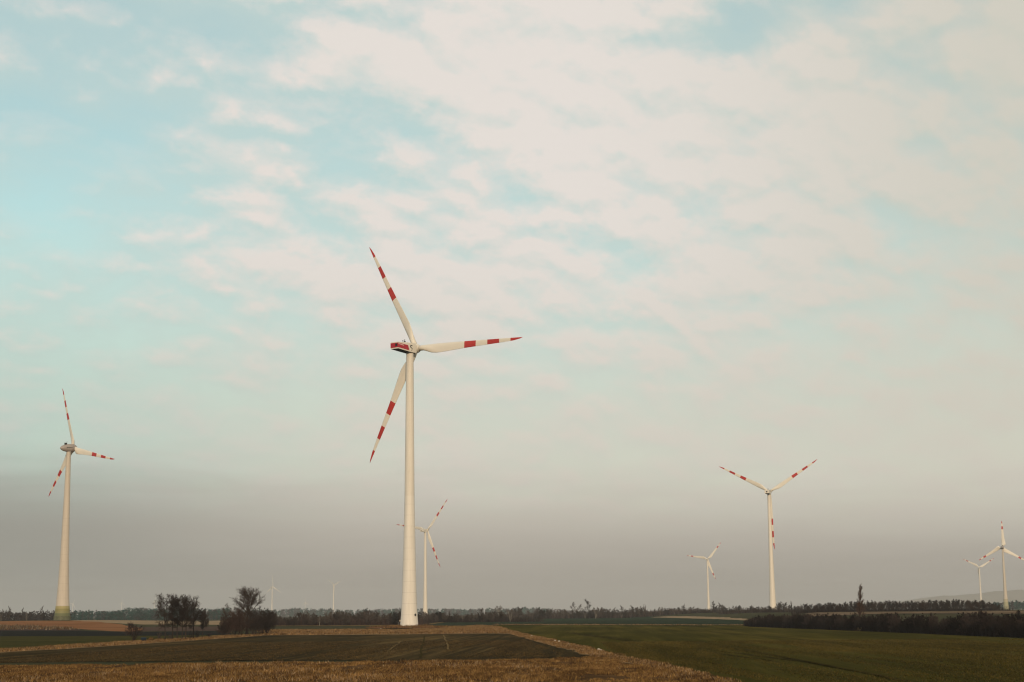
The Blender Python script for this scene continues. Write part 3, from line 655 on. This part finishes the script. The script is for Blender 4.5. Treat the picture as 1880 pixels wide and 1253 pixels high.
# ------------------------------------------------------------------ wind turbines
def blade_mesh(Rr, bands, kind, seg=16, red=None, broad=1.0):
    """blade along +Z, trailing edge towards +Y, suction side towards +X"""
    M = MB()
    if kind == 'egg': st = [(.035, .050, 1), (.06, .062, .85), (.10, .095, .48), (.16, .098, .34), (.26, .082, .27), (.40, .066, .23), (.60, .050, .19), (.80, .036, .17), (.93, .025, .16), (.98, .014, .16), (1.0, .003, .2)]
    else: st = [(.02, .042, 1), (.07, .042, 1), (.11, .054, .75), (.16, .071, .46), (.21, .077, .34), (.30, .070, .28), (.45, .055, .23), (.62, .043, .20), (.80, .031, .18), (.92, .021, .17), (.975, .011, .17), (1.0, .002, .2)]
    zs = sorted(set([s[0] for s in st] + [b for ab in bands for b in ab] + list(np.linspace(.25, .95, 9))))
    rings = []; mis = []
    for i, z in enumerate(zs):
        ch = float(np.interp(z, [s[0] for s in st], [s[1] for s in st])) * Rr * broad; tk = float(np.interp(z, [s[0] for s in st], [s[2] for s in st])) * ch
        tw = R_(float(np.interp(z, [0, .2, .5, 1], [16, 14, 6, 1]))) ; roundness = float(np.interp(z, [.02, .07, .2], [1, 1, 0]))
        le = -.5 * ch if roundness > .99 else float(np.interp(z, [.07, .2, 1], [-.021 * Rr, -.024 * Rr, -.001 * Rr]))
        ring = []
        for k in range(seg):
            t = 2 * math.pi * k / seg; cx = .5 - .5 * math.cos(t)
            yc = .5 * math.sin(t)
            foil = (1 if math.sin(t) >= 0 else -.75) * 2.6 * (.2969 * math.sqrt(max(cx, 0)) - .126 * cx - .3516 * cx ** 2 + .2843 * cx ** 3 - .1015 * cx ** 4) * (0 if abs(math.sin(t)) < 1e-6 else 1)
            th = tk * (roundness * yc + (1 - roundness) * foil)
            y = le + cx * ch; x = th
            xx = x * math.cos(tw) - y * math.sin(-tw); yy = x * math.sin(-tw) + y * math.cos(tw)
            ring.append((xx - .02 * Rr * z * z, yy, z * Rr))
        rings.append(ring)
    for a_, b_ in zip(zs, zs[1:]):
        mid = .5 * (a_ + b_); mis.append(1 if any(lo <= mid <= hi for lo, hi in bands) else 0)
    M.loft(rings, mis=mis)
    return M.mesh('blade', [MAT['white'], red or MAT['red']], True)

B3 = [(.468, .575), (.682, .79), (.892, 1.0)]
B2 = [(.69, .80), (.915, 1.0)]
BL = {}
def blade(Rr, bands, kind):
    key = (round(Rr, 1), len(bands), kind)
    if key not in BL: BL[key] = blade_mesh(Rr, bands, kind, broad=1.55 if len(bands) == 2 else 1.0)
    return BL[key]

def turbine(px, hub_py, Y, Rr, delta, label, kind='box', bands=B3, alpha=57, base_px=None, detail=2, prof=None, hubx=None, group='wind turbines of the wind farm', tower_mat=None, nose=4):
    """px: tower at hub height; the tower foot stands straight below"""
    hub = at(px, hub_py, Y); gz0 = float(terr(hub.x, Y)); H = hub.z - gz0
    root = empty('wind_turbine', (hub.x, Y, gz0)); tag(root, label, 'wind turbine', group)
    # tower
    if prof is None:
        prof = [(0, .033), (.035, .0295), (.10, .0265), (.18, .0240), (.27, .0220), (.36, .0200), (.46, .0180), (.54, .0172), (1, .0133)]
    M = MB(); zt = H - (1.9 if kind == 'box' else 1.6)
    n = 40 if detail == 2 else 16
    M.loft([[(r * H * math.cos(2 * math.pi * k / n), r * H * math.sin(2 * math.pi * k / n), (t * zt) - (.4 if t == 0 else 0)) for k in range(n)] for t, r in prof])
    tw = M.build('tower', tower_mat or MAT['tower_plain'], root, smooth=True)
    # nacelle frame: yawed about the tower
    al = R_(alpha); ca, sa = math.cos(al), math.sin(al)
    yaw = Matrix.Rotation(al, 4, 'Z'); tilt = Matrix.Rotation(R_(-nose), 4, 'Y')
    base = Matrix.Translation((0, 0, H)) @ yaw @ tilt
    s = Rr / 45.0
    def place(o): o.matrix_local = base; return o
    if kind == 'box':
        def sect(x, w, zb, zt_, ch):
            return [(x, -w + ch, zb), (x, w - ch, zb), (x, w, zb + ch), (x, w, zt_ - ch * 1.5), (x, w - ch * 1.5, zt_), (x, -w + ch * 1.5, zt_), (x, -w, zt_ - ch * 1.5), (x, -w, zb + ch)]
        M = MB(); W = 1.65
        M.loft([[Vector(p) * s for p in sect(x, w, zb, z1, c_)] for x, w, zb, z1, c_ in [(-8.35, W, -1.2, 1.12, .06), (-2.2, W, -1.82, 1.4, .08), (1.2, W, -2.1, 1.45, .14), (1.95, W - .18, -1.9, 1.3, .3), (2.15, W - .5, -1.4, 1.1, .4)]])
        nac = place(M.build('nacelle', MAT['white'], root, smooth=True))
        M = MB(); e = .03; y = -(W + e)
        M.add([Vector(p) * s for p in [(-8.25, -W + .12, -1.26), (-8.25, W - .12, -1.26), (1.1, W - .12, -2.14), (1.1, -W + .12, -2.14), (-8.25, -W + .12, -1.0), (-8.25, W - .12, -1.0), (1.1, W - .12, -1.8), (1.1, -W + .12, -1.8)]], [(0, 1, 2, 3), (7, 6, 5, 4), (0, 4, 5, 1), (1, 5, 6, 2), (2, 6, 7, 3), (3, 7, 4, 0)])
        M.build('painted_belly_shade', MAT['dark'], nac)  # dark sheet that paints the shade on the nacelle underside
        if detail == 2:
            # red panels on both sides and the rear
            for sg in (-1, 1):
                M = MB(); yy = sg * (W + .035); y2 = sg * (W - .02)
                pr = [(-8.33, -.82), (-5, -1.12), (-2.35, -1.36), (-2.95, .40), (-8.33, .80)]
                vs = [Vector((x, yy, z)) * s for x, z in pr] + [Vector((x, y2, z)) * s for x, z in pr]
                M.add(vs, [(0, 1, 2, 3, 4) if sg < 0 else (4, 3, 2, 1, 0), (9, 8, 7, 6, 5) if sg < 0 else (5, 6, 7, 8, 9)] + [(k, k + 5, (k + 1) % 5 + 5, (k + 1) % 5) for k in range(5)])
                pn = M.build('red_panel', MAT['nred'], nac)
                M = MB()   # pale lettering, too small to read in the photograph
                for k, (x0, w_, h_) in enumerate([(-7.9, .34, .36), (-7.45, .26, .3), (-7.08, .26, .3), (-6.7, .3, .34), (-6.28, .24, .28), (-5.94, .28, .3), (-5.54, .3, .3)]):
                    M.box(Vector((x0, sg * (W + .045), .45 - .05 * k)) * s, Vector((w_, .02, h_)) * s)
                M.build('lettering', MAT['pale'], pn)
                M = MB(); yy = sg * (W + .02)   # black emblem ahead of the red panel
                for pl in ([(-.75, .82), (.35, .66), (.42, .42), (-.42, .50), (-.52, .08), (.02, -.02), (.02, -.25), (-.62, -.15), (-1.05, .16), (-.82, .30)], [(-.2, -.12), (.32, -.2), (.32, -.62), (.05, -.62), (.05, -.40), (-.2, -.36)], [(-.30, -.72), (.2, -.78), (-.02, -1.12)]):
                    m_ = len(pl); vs = [Vector((x * .95 - .95, yy, z * 1.1 - .25)) * s for x, z in pl] + [Vector((x * .95 - .95, sg * (W - .02), z * 1.1 - .25)) * s for x, z in pl]
                    M.add(vs, [tuple(range(m_)), tuple(range(m_, 2 * m_))[::-1]] + [(k, k + m_, (k + 1) % m_ + m_, (k + 1) % m_) for k in range(m_)])
                M.build('emblem', MAT['dark'], nac)
            M = MB(); M.box(Vector((-8.38, 0, -.01)) * s, Vector((.08, 2 * W + .04, 1.62)) * s); rp = M.build('red_panel', MAT['nred'], nac)
            M = MB(); M.box(Vector((-8.43, -.95, .05)) * s, Vector((.06, .95, .95)) * s)
            for k in range(4): M.box(Vector((-8.47, -.95, -.22 + .18 * k)) * s, Vector((.04, .88, .05)) * s)
            M.build('vent', MAT['dark'], rp)
        else:
            M = MB(); M.box(Vector((-8.4, -.1, -.05)) * s, Vector((.1, .95, .95)) * s); M.build('vent', MAT['dark'], nac)
            M = MB(); M.box(Vector((-3.0, -(W + .02), .1)) * s, Vector((1.2, .06, .9)) * s); M.build('emblem', MAT['dark'], nac)
        M = MB(); M.tube([Vector((-3.4, -.5, 1.55)) * s, Vector((-3.4, -.5, 2.35)) * s], [.05 * s] * 2, 6); M.tube([Vector((-3.4, .4, 1.55)) * s, Vector((-3.4, .4, 2.35)) * s], [.05 * s] * 2, 6)
        M.tube([Vector((-3.4, -.7, 2.15)) * s, Vector((-3.4, .6, 2.15)) * s], [.04 * s] * 2, 5); M.box(Vector((-3.4, -.5, 2.3)) * s, Vector((.4, .25, .16)) * s); M.box(Vector((-2.9, -.1, 1.78)) * s, Vector((.5, .5, .3)) * s)
        M.build('anemometer_mast', MAT['dark'], nac)
        hx = (hubx or 4.1) * s
        M = MB(); pr = [(-1.5, 1.15), (-1.35, 1.5), (-.3, 1.62), (.7, 1.5), (1.4, 1.05), (1.75, .5), (1.85, .05)]
        M.loft([[(hx + x * s, r * s * math.cos(t), r * s * math.sin(t)) for t in [2 * math.pi * k / 20 for k in range(20)]] for x, r in pr])
        hubm = MAT['white']
    else:
        M = MB(); pr = [(-5.9, .08), (-5.6, .55), (-4.9, 1.15), (-3.6, 1.75), (-2.0, 2.12), (-.6, 2.3), (.9, 2.38), (1.55, 2.3), (1.6, 1.9)]
        s = Rr / 37.0
        M.loft([[(x * s, r * s * math.cos(t), r * s * math.sin(t)) for t in [2 * math.pi * k / 24 for k in range(24)]] for x, r in pr])
        nac = place(M.build('nacelle', MAT['egrey'], root, smooth=True))
        M = MB(); M.tube([(0, 0, -2.5 * s), (0, 0, -1.2 * s)], [1.35 * s, 1.5 * s], 20); M.build('yaw_collar', MAT['egrey'], nac, smooth=True)
        M = MB(); M.box(Vector((-2.2, -.2, 2.45)) * s, Vector((1.2, 1.0, 1.0)) * s); M.box(Vector((-1.5, .2, 2.7)) * s, Vector((.5, .5, .7)) * s)
        M.tube([Vector((-1.2, 0, 2.2)) * s, Vector((-1.2, 0, 4.0)) * s], [.07 * s] * 2, 6); M.tube([Vector((-2.4, .3, 2.6)) * s, Vector((-2.4, .3, 3.5)) * s], [.06 * s] * 2, 6); M.build('cooler_and_mast', MAT['dark'], nac)
        if detail >= 1:
            M = MB()
            for k, w_ in enumerate((.55, .45, .6, .4, .5)):
                x = -2.5 + .72 * k; r = 2.02 + .10 * k
                M.box(Vector((x, -(r * .995 + .02), .1)) * s, Vector((w_, .10, .42)) * s)
            M.build('lettering', MAT['dark'], nac)
        hx = 3.3 * s
        M = MB(); pr = [(-1.65, 1.9), (-1.6, 2.3), (-.4, 2.25), (.6, 1.95), (1.5, 1.4), (2.1, .7), (2.3, .06)]
        M.loft([[(hx + x * s, r * s * math.cos(t), r * s * math.sin(t)) for t in [2 * math.pi * k / 24 for k in range(24)]] for x, r in pr])
        hubm = MAT['egrey']
    hb = place(M.build('hub', hubm, root, smooth=True))
    for k in range(3):
        a_ = R_(delta + 120 * k)
        zz = Vector((0, -math.cos(a_), math.sin(a_))); yy = Vector((0, -math.cos(a_ - math.pi / 2), math.sin(a_ - math.pi / 2))); xx = yy.cross(zz)
        m = Matrix((xx, yy, zz)).transposed().to_4x4()
        if xx.x < 0:      # keep the suction side upwind and the rotation right-handed
            pass
        b_ = link('blade', blade(Rr, bands, 'egg' if kind == 'egg' else 'box'), root)
        b_.matrix_local = base @ Matrix.Translation((hx, 0, 0)) @ m
    return root, H, tw

T1, H1, tw1 = turbine(752.6, 638.5, 568, 47.2, -1, 'nearest and largest white turbine with a red-sided boxy nacelle and red-banded blades', 'box', B3, 54, tower_mat=MAT['tower'], nose=2, hubx=3.6)
# fittings at the foot of the nearest tower
def on_tower(name, ang, z, r, w, h, dep, mat, oval=False):
    M = MB(); n = 14
    if oval:
        M.loft([[(x, .5 * w * math.cos(t), .5 * h * math.sin(t)) for t in [2 * math.pi * k / n for k in range(n)]] for x in (-.3, dep)])
    else: M.box((dep / 2 - .15, 0, 0), (dep + .3, w, h))
    o_ = M.build(name, mat, T1); o_.matrix_local = Matrix.Rotation(R_(ang), 4, 'Z') @ Matrix.Translation((r, 0, z)); return o_
on_tower('hatch', -40, 3.9, 2.93, .75, .95, .12, MAT['dark'], True)
on_tower('lamp', 180, 1.9, 3.1, .35, .42, .4, MAT['stone'])
on_tower('door', 100, 1.5, 3.1, 1.2, 2.3, .14, MAT['egrey'])
l = gz3(756, 1153); 
sheet('foot_path', [(l[0] - .4, l[1] - 9), (l[0] + .5, l[1] - 9), (l[0] - .1, l[1] + 6), (l[0] - 1.2, l[1] + 6)], MAT['track'])
# left-hand turbine with a mossy concrete foot
EP = [(0, .0460), (.02, .0450), (.055, .0415), (.10, .0375), (.16, .0338), (.24, .0300), (.32, .0268), (.45, .0232), (.6, .0200), (.8, .0162), (1, .0128)]
T2, H2, tw2 = turbine(126.4, 823, 890, 36.4, -13.5, 'left-hand turbine with a grey egg-shaped nacelle and a green-ringed concrete foot', 'egg', B3, 52, prof=EP, tower_mat=MAT['econ'])
def ring(root, z0, z1, r0_, r1_, mat, name='colour_ring', n=36):
    M = MB(); M.loft([[(r * math.cos(2 * math.pi * k / n), r * math.sin(2 * math.pi * k / n), z) for k in range(n)] for z, r in ((z0, r0_), (z1, r1_))]); return M.build(name, mat, root, smooth=True)
def er(z, H): return float(np.interp(z / (H - 1.6), [p[0] for p in EP], [p[1] for p in EP])) * H + .03
ring(T2, -.8, 2.3, er(0, H2) + .42, er(2, H2) + .3, MAT['plinth'], 'plinth')
zz_ = [2.3, 3.8, 5.0, 6.3, 7.7]
for k in range(4): ring(T2, zz_[k] + .004, zz_[k + 1], er(zz_[k], H2), er(zz_[k + 1], H2), MAT['g%d' % (3 - k)])
# the others
turbine(780.8, 974, 1812, 45, 50, 'white turbine half hidden behind the tower of the nearest one', 'box', B3, 58, detail=1)
turbine(1411.3, 903, 1234, 45, 32, 'white turbine with raised V-shaped blades behind the right-hand hedgerow', 'box', B3, 70, detail=1)
turbine(1298.5, 1027, 3050, 41, 50, 'small two-banded turbine left of the right-hand turbine', 'box', B2, 73, detail=0)
T5, H5, tw5 = turbine(1840.5, 1005.5, 2115, 34.8, 89, 'turbine at the right edge with one blade straight up and a greenish foot', 'egg', B2, 79, detail=0, prof=EP, tower_mat=MAT['econ'])
zz_ = [0, 5, 10, 14]
for k, c_ in enumerate([(.26, .25, .15), (.34, .31, .19), (.42, .37, .25)]): ring(T5, zz_[k] + .004, zz_[k + 1], er(zz_[k], H5), er(zz_[k + 1], H5), dirt_paint('green_ring_paint', c_, tuple(q * .85 for q in c_), .6))
turbine(1797.5, 1042, 3600, 39, 31, 'small pink-white turbine with a V of blades beside the right edge turbine', 'box', B2, 74, detail=0)
FGt = 'faint white turbines on the hazy left horizon'
for px, hy, Y, Rr, dl, lb in [(499.8, 1078, 7600, 57, 92, 'faint white turbine just right of the fan-shaped tree, one blade straight up'), (612.6, 1074.5, 7600, 49, 25, 'faint white turbine with a broad tower foot left of the nearest turbine'),
                              (560.6, 1107, 9300, 36, 95, 'faintest tiny turbine between the two hazy ones right of the fan-shaped tree'), (361, 1104, 9000, 36, 98, 'faint tiny turbine between the grove and the fan-shaped tree'),
                              (284, 1104, 9200, 34, 80, 'faint tiny turbine at the left edge of the grove'), (223.4, 1107, 9200, 33, 85, 'faint tiny turbine over the evergreen wood left of the grove'), (133.6, 1109, 9000, 33, 60, 'faint tiny turbine just right of the left-hand turbine tower')]:
    turbine(px, hy, Y, Rr, dl, lb, 'box', [(2, 3)], 57, detail=0, group=FGt)

# ------------------------------------------------------------------ haze
M = MB(); M.box((0, 4400, 82.5), (19000, 13000, 175)); M.v = [(x, y, -2.0 if z < 0 else 172.0) for x, y, z in M.v]
hz = M.build('haze', [], None)
hm = bpy.data.materials.new('haze_air'); hm.use_nodes = True; nt = hm.node_tree
for nd in list(nt.nodes): nt.nodes.remove(nd)
out = nt.nodes.new('ShaderNodeOutputMaterial'); pv = nt.nodes.new('ShaderNodeVolumePrincipled')
pv.inputs['Color'].default_value = (.84, .83, .82, 1); pv.inputs['Density'].default_value = 7.0e-5; pv.inputs['Anisotropy'].default_value = 0
nt.links.new(pv.outputs[0], out.inputs['Volume'])
hz.data.materials.append(hm)
tag(hz, 'thin grey haze lying over the whole plain', 'haze', kind='stuff')

# ------------------------------------------------------------------ world: sky and clouds
SUN_EL, SUN_AZ = 14.0, 6.0       # sun behind the camera, a little to the right
w = bpy.data.worlds.new("World"); scn.world = w; w.use_nodes = True; nt = w.node_tree
N, L = nt.nodes.new, nt.links.new
for nd in list(nt.nodes): nt.nodes.remove(nd)
def val(x):
    return x
def mth(op, a, b=None, c=None, clamp=False):
    n = N('ShaderNodeMath'); n.operation = op; n.use_clamp = clamp
    for i, q in enumerate((a, b, c)):
        if q is None: continue
        if isinstance(q, (int, float)): n.inputs[i].default_value = q
        else: L(q, n.inputs[i])
    return n.outputs[0]
def mapr(x, a, b, c=0, d=1, smooth=True):
    n = N('ShaderNodeMapRange'); n.interpolation_type = 'SMOOTHSTEP' if smooth else 'LINEAR'
    if not isinstance(x, (int, float)): L(x, n.inputs[0])
    for i, q in zip((1, 2, 3, 4), (a, b, c, d)):
        if isinstance(q, (int, float)): n.inputs[i].default_value = q
        else: L(q, n.inputs[i])
    return n.outputs[0]
def mixc(f, a, b, mode='MIX'):
    n = N('ShaderNodeMix'); n.data_type = 'RGBA'; n.blend_type = mode
    if isinstance(f, (int, float)): n.inputs[0].default_value = f
    else: L(f, n.inputs[0])
    for i, q in ((6, a), (7, b)):
        if isinstance(q, tuple): n.inputs[i].default_value = (*q, 1)
        else: L(q, n.inputs[i])
    return n.outputs[2]
def S(r, g, b):    # display colour -> light
    return tuple(((c / 255 + .055) / 1.055) ** 2.4 if c > 10 else c / 255 / 12.92 for c in (r, g, b))
tc = N('ShaderNodeTexCoord'); DIR = tc.outputs['Generated']
sx = N('ShaderNodeSeparateXYZ'); L(DIR, sx.inputs[0]); dx, dy, dz = sx.outputs
dzp = mth('MAXIMUM', dz, 0.0)
# flat cloud layer overhead: project the view direction on it
den = mth('ADD', dzp, .55)
pu = mth('DIVIDE', dx, den); pvv = mth('DIVIDE', dy, den)
cb0 = N('ShaderNodeCombineXYZ'); L(pu, cb0.inputs[0]); L(pvv, cb0.inputs[1])
cb = N('ShaderNodeMapping'); cb.inputs['Rotation'].default_value = (0, 0, R_(-24)); L(cb0.outputs[0], cb.inputs[0])
def noise(scale, detail, rough=.55, dist=0.0, off=(0, 0, 0), rot=0, stretch=(1, 1, 1), lac=2.0):
    mp = N('ShaderNodeMapping'); mp.inputs['Location'].default_value = off; mp.inputs['Rotation'].default_value = (0, 0, rot); mp.inputs['Scale'].default_value = stretch
    L(cb.outputs[0], mp.inputs[0]); n = N('ShaderNodeTexNoise'); n.inputs['Scale'].default_value = scale; n.inputs['Detail'].default_value = detail
    n.inputs['Roughness'].default_value = rough; n.inputs['Distortion'].default_value = dist; n.inputs['Lacunarity'].default_value = lac
    L(mp.outputs[0], n.inputs['Vector']); return n.outputs['Fac']
def blob(px, py, sig, amp):
    d = Vector(ray(px, py)).normalized()
    vm = N('ShaderNodeVectorMath'); vm.operation = 'DOT_PRODUCT'; L(DIR, vm.inputs[0]); vm.inputs[1].default_value = d
    s2 = (sig / F) ** 2
    e = mth('MULTIPLY', mth('SUBTRACT', vm.outputs['Value'], 1.0), 1.0 / s2)
    return mth('MULTIPLY', mth('POWER', math.e, e), amp)
cover = .785
for px, py, sg, am in CLEAR if False else []:
    pass
HOLES = [(70, 340, 110, -.34), (230, 350, 90, -.28), (390, 345, 60, -.14), (20, 430, 90, -.06), (560, 290, 75, -.26), (660, 330, 80, -.14), (830, 340, 60, -.12), (140, 30, 90, -.28), (40, 160, 110, -.12), (260, 200, 120, -.10), (400, 60, 50, -.14), (450, 170, 60, -.10),
         (1350, 35, 38, -.34), (1395, 5, 45, -.22), (1545, 5, 40, -.34), (1580, 80, 45, -.10), (1130, 120, 60, -.14), (1270, 110, 60, -.12), (960, 320, 50, -.14), (945, 395, 40, -.14), (1735, 110, 50, -.12), (1640, 490, 60, -.16), (1700, 590, 60, -.12), (1500, 570, 60, -.06), (1020, 430, 50, -.10), (1160, 590, 60, -.10),
         (30, 560, 150, -.10), (200, 640, 200, -.07), (1150, 690, 90, -.08), (800, 700, 120, -.05),
         (700, 480, 110, .12), (860, 520, 110, .12), (560, 450, 80, .10), (420, 420, 70, .08), (820, 110, 80, .20), (1000, 90, 90, .14), (1060, 150, 110, .20), (1200, 190, 100, .14), (1100, 330, 150, .08), (1350, 300, 180, .12), (1620, 330, 320, .12), (1250, 480, 200, .03), (1780, 90, 140, .14), (1480, 130, 90, .10), (1750, 650, 200, .04), (620, 130, 80, .08), (480, 150, 60, .05), (660, 50, 60, .08), (420, 280, 45, .16), (500, 300, 30, .12), (300, 390, 60, .14), (220, 380, 50, .12), (980, 470, 60, .10), (950, 200, 120, .16), (860, 620, 120, .08), (1050, 560, 100, .06), (540, 370, 60, .10), (1180, 640, 80, .05), (1480, 510, 50, .08), (1640, 520, 40, .1)]
for px, py, sg, am in HOLES:
    b_ = blob(px, py, sg, am); cover = mth('ADD', cover, b_)
def field(shift):
    """mottled altocumulus: soft puffs broken up by finer noise"""
    a = noise(4.2, 4, .5, .5, (3.1 + shift[0], 1.7 + shift[1], 0), 0, (1, 1.3, 1))
    mp = N('ShaderNodeMapping'); mp.inputs['Location'].default_value = (0.4 + shift[0], 2.2 + shift[1], 0); L(cb.outputs[0], mp.inputs[0])
    wn = N('ShaderNodeTexNoise'); wn.inputs['Scale'].default_value = 13; wn.inputs['Detail'].default_value = 5; wn.inputs['Roughness'].default_value = .6; L(mp.outputs[0], wn.inputs['Vector'])
    ws = N('ShaderNodeVectorMath'); ws.operation = 'SUBTRACT'; L(wn.outputs['Color'], ws.inputs[0]); ws.inputs[1].default_value = (.5, .5, .5)
    wm = N('ShaderNodeVectorMath'); wm.operation = 'MULTIPLY_ADD'; L(ws.outputs[0], wm.inputs[0]); wm.inputs[1].default_value = (.11, .085, 0); L(mp.outputs[0], wm.inputs[2])
    m2 = N('ShaderNodeMapping'); m2.inputs['Scale'].default_value = (1, 1.45, 1); L(wm.outputs[0], m2.inputs[0])
    vo = N('ShaderNodeTexVoronoi'); vo.voronoi_dimensions = '2D'; vo.feature = 'SMOOTH_F1'; vo.inputs['Scale'].default_value = 18.5; vo.inputs['Smoothness'].default_value = .9; L(m2.outputs[0], vo.inputs['Vector'])
    puff = mth('SUBTRACT', .42, vo.outputs['Distance'])
    f = noise(38, 6, .6, .3, (5 + shift[0], 1 + shift[1], 0), 0, (1, 1.3, 1))
    b = noise(11, 5, .55, .4, (8 + shift[0], 3 + shift[1], 0), 0, (1, 1.4, 1))
    r = mth('MULTIPLY', mth('SUBTRACT', a, .5), .70)
    r = mth('ADD', r, mth('MULTIPLY', puff, .78)); r = mth('ADD', r, mth('MULTIPLY', mth('SUBTRACT', f, .5), .46))
    return mth('ADD', r, mth('MULTIPLY', mth('SUBTRACT', b, .5), .70))
f0 = field((0, 0, 0)); f1 = field((-.004, -.011, 0))
relief = mth('SUBTRACT', f0, f1)
dens = mth('ADD', cover, mth('MULTIPLY', f0, .70))
amount = mapr(dens, -.30, 1.02, smooth=False)
# clear sky
sky = N('ShaderNodeTexSky'); sky.sky_type = 'NISHITA'; sky.sun_disc = False; sky.sun_elevation = R_(SUN_EL)
sky.sun_rotation = R_(180 - SUN_AZ); sky.air_density = 1.0; sky.dust_density = 1.2; sky.ozone_density = 1.0
clear = mixc(1.0, sky.outputs[0], (0.10 * 1.0, 0.10 * 1.0, 0.10 * 1.0), 'MULTIPLY')
SKYTINT = (1.72, 1.84, 1.42)
clear = mixc(1.0, clear, SKYTINT, 'MULTIPLY')
# cloud colour: brighter thick tops, greyer thin parts, duller to the right and low down
bright = mth('ADD', mapr(dens, .45, 1.2), mth('MULTIPLY', relief, 1.5), clamp=True)
ccol = mixc(bright, S(197, 213, 208), S(230, 223, 216))
right = mapr(dx, .02, .34)
ccol = mixc(mth('MULTIPLY', right, .75), ccol, S(201, 199, 184))
skyc = mixc(amount, clear, ccol)
lf = mapr(dx, -.05, -.32)
low = mapr(dz, .25, .085)
lcol = mixc(lf, S(209, 204, 190), S(184, 199, 188))
skyc = mixc(mth('MULTIPLY', low, .78), skyc, lcol)
# grey bank low over the horizon
lf = mapr(dx, -.05, -.32)
cl = N('ShaderNodeCombineXYZ'); L(mth('MULTIPLY', dx, 7), cl.inputs[0]); L(mth('MULTIPLY', dz, 60), cl.inputs[1])
sn = N('ShaderNodeTexNoise'); sn.inputs['Scale'].default_value = 1.3; sn.inputs['Detail'].default_value = 6; sn.inputs['Distortion'].default_value = .6; L(cl.outputs[0], sn.inputs['Vector'])
streak = mth('SUBTRACT', sn.outputs['Fac'], .5)
top = mth('ADD', mth('ADD', .0770, mth('MULTIPLY', dx, -.034)), mth('MULTIPLY', streak, .030))
bank = mapr(mth('SUBTRACT', dz, top), .026, -.036)
bcol = mixc(mapr(dz, .072, .005), S(190, 183, 171), S(159, 153, 143))
bcol = mixc(mth('MULTIPLY', lf, .8), bcol, S(142, 143, 135))
bcol = mixc(mth('ADD', .5, mth('MULTIPLY', streak, 1.1), clamp=True), mixc(1.0, bcol, (.93, .93, .93), 'MULTIPLY'), mixc(1.0, bcol, (1.07, 1.07, 1.07), 'MULTIPLY'))
skyc = mixc(bank, skyc, bcol)
bg = N('ShaderNodeBackground'); bg.inputs['Strength'].default_value = 1.0; L(skyc, bg.inputs['Color'])
wo = N('ShaderNodeOutputWorld'); L(bg.outputs[0], wo.inputs['Surface'])

# ------------------------------------------------------------------ sun
sd = bpy.data.lights.new('sun', 'SUN'); sd.energy = 2.2; sd.angle = R_(.55); sd.color = (1.0, .76, .51)
so = bpy.data.objects.new('sun', sd); COL.objects.link(so)
d = Vector((math.sin(R_(SUN_AZ)) * math.cos(R_(SUN_EL)), -math.cos(R_(SUN_AZ)) * math.cos(R_(SUN_EL)), math.sin(R_(SUN_EL))))
so.rotation_euler = d.to_track_quat('Z', 'Y').to_euler(); so.location = (30, -60, 40)

# ------------------------------------------------------------------ camera
cd = bpy.data.cameras.new('camera'); cam = bpy.data.objects.new('camera', cd); COL.objects.link(cam)
cd.sensor_width = 36; cd.lens = 36 * F / 1880; cd.clip_start = .5; cd.clip_end = 30000
m3 = Matrix((Vector(rt), Vector(up), Vector(-fw))).transposed()
cam.matrix_world = Matrix.Translation((0, 0, EYE)) @ m3.to_4x4()
scn.camera = cam
scn.view_settings.view_transform = 'Standard'; scn.view_settings.look = 'None'; scn.view_settings.exposure = 0; scn.view_settings.gamma = 1
scn.view_settings.use_curve_mapping = False
scn.cycles.filter_width = 1.2; scn.cycles.max_bounces = 4; scn.cycles.diffuse_bounces = 2; scn.cycles.volume_bounces = 0
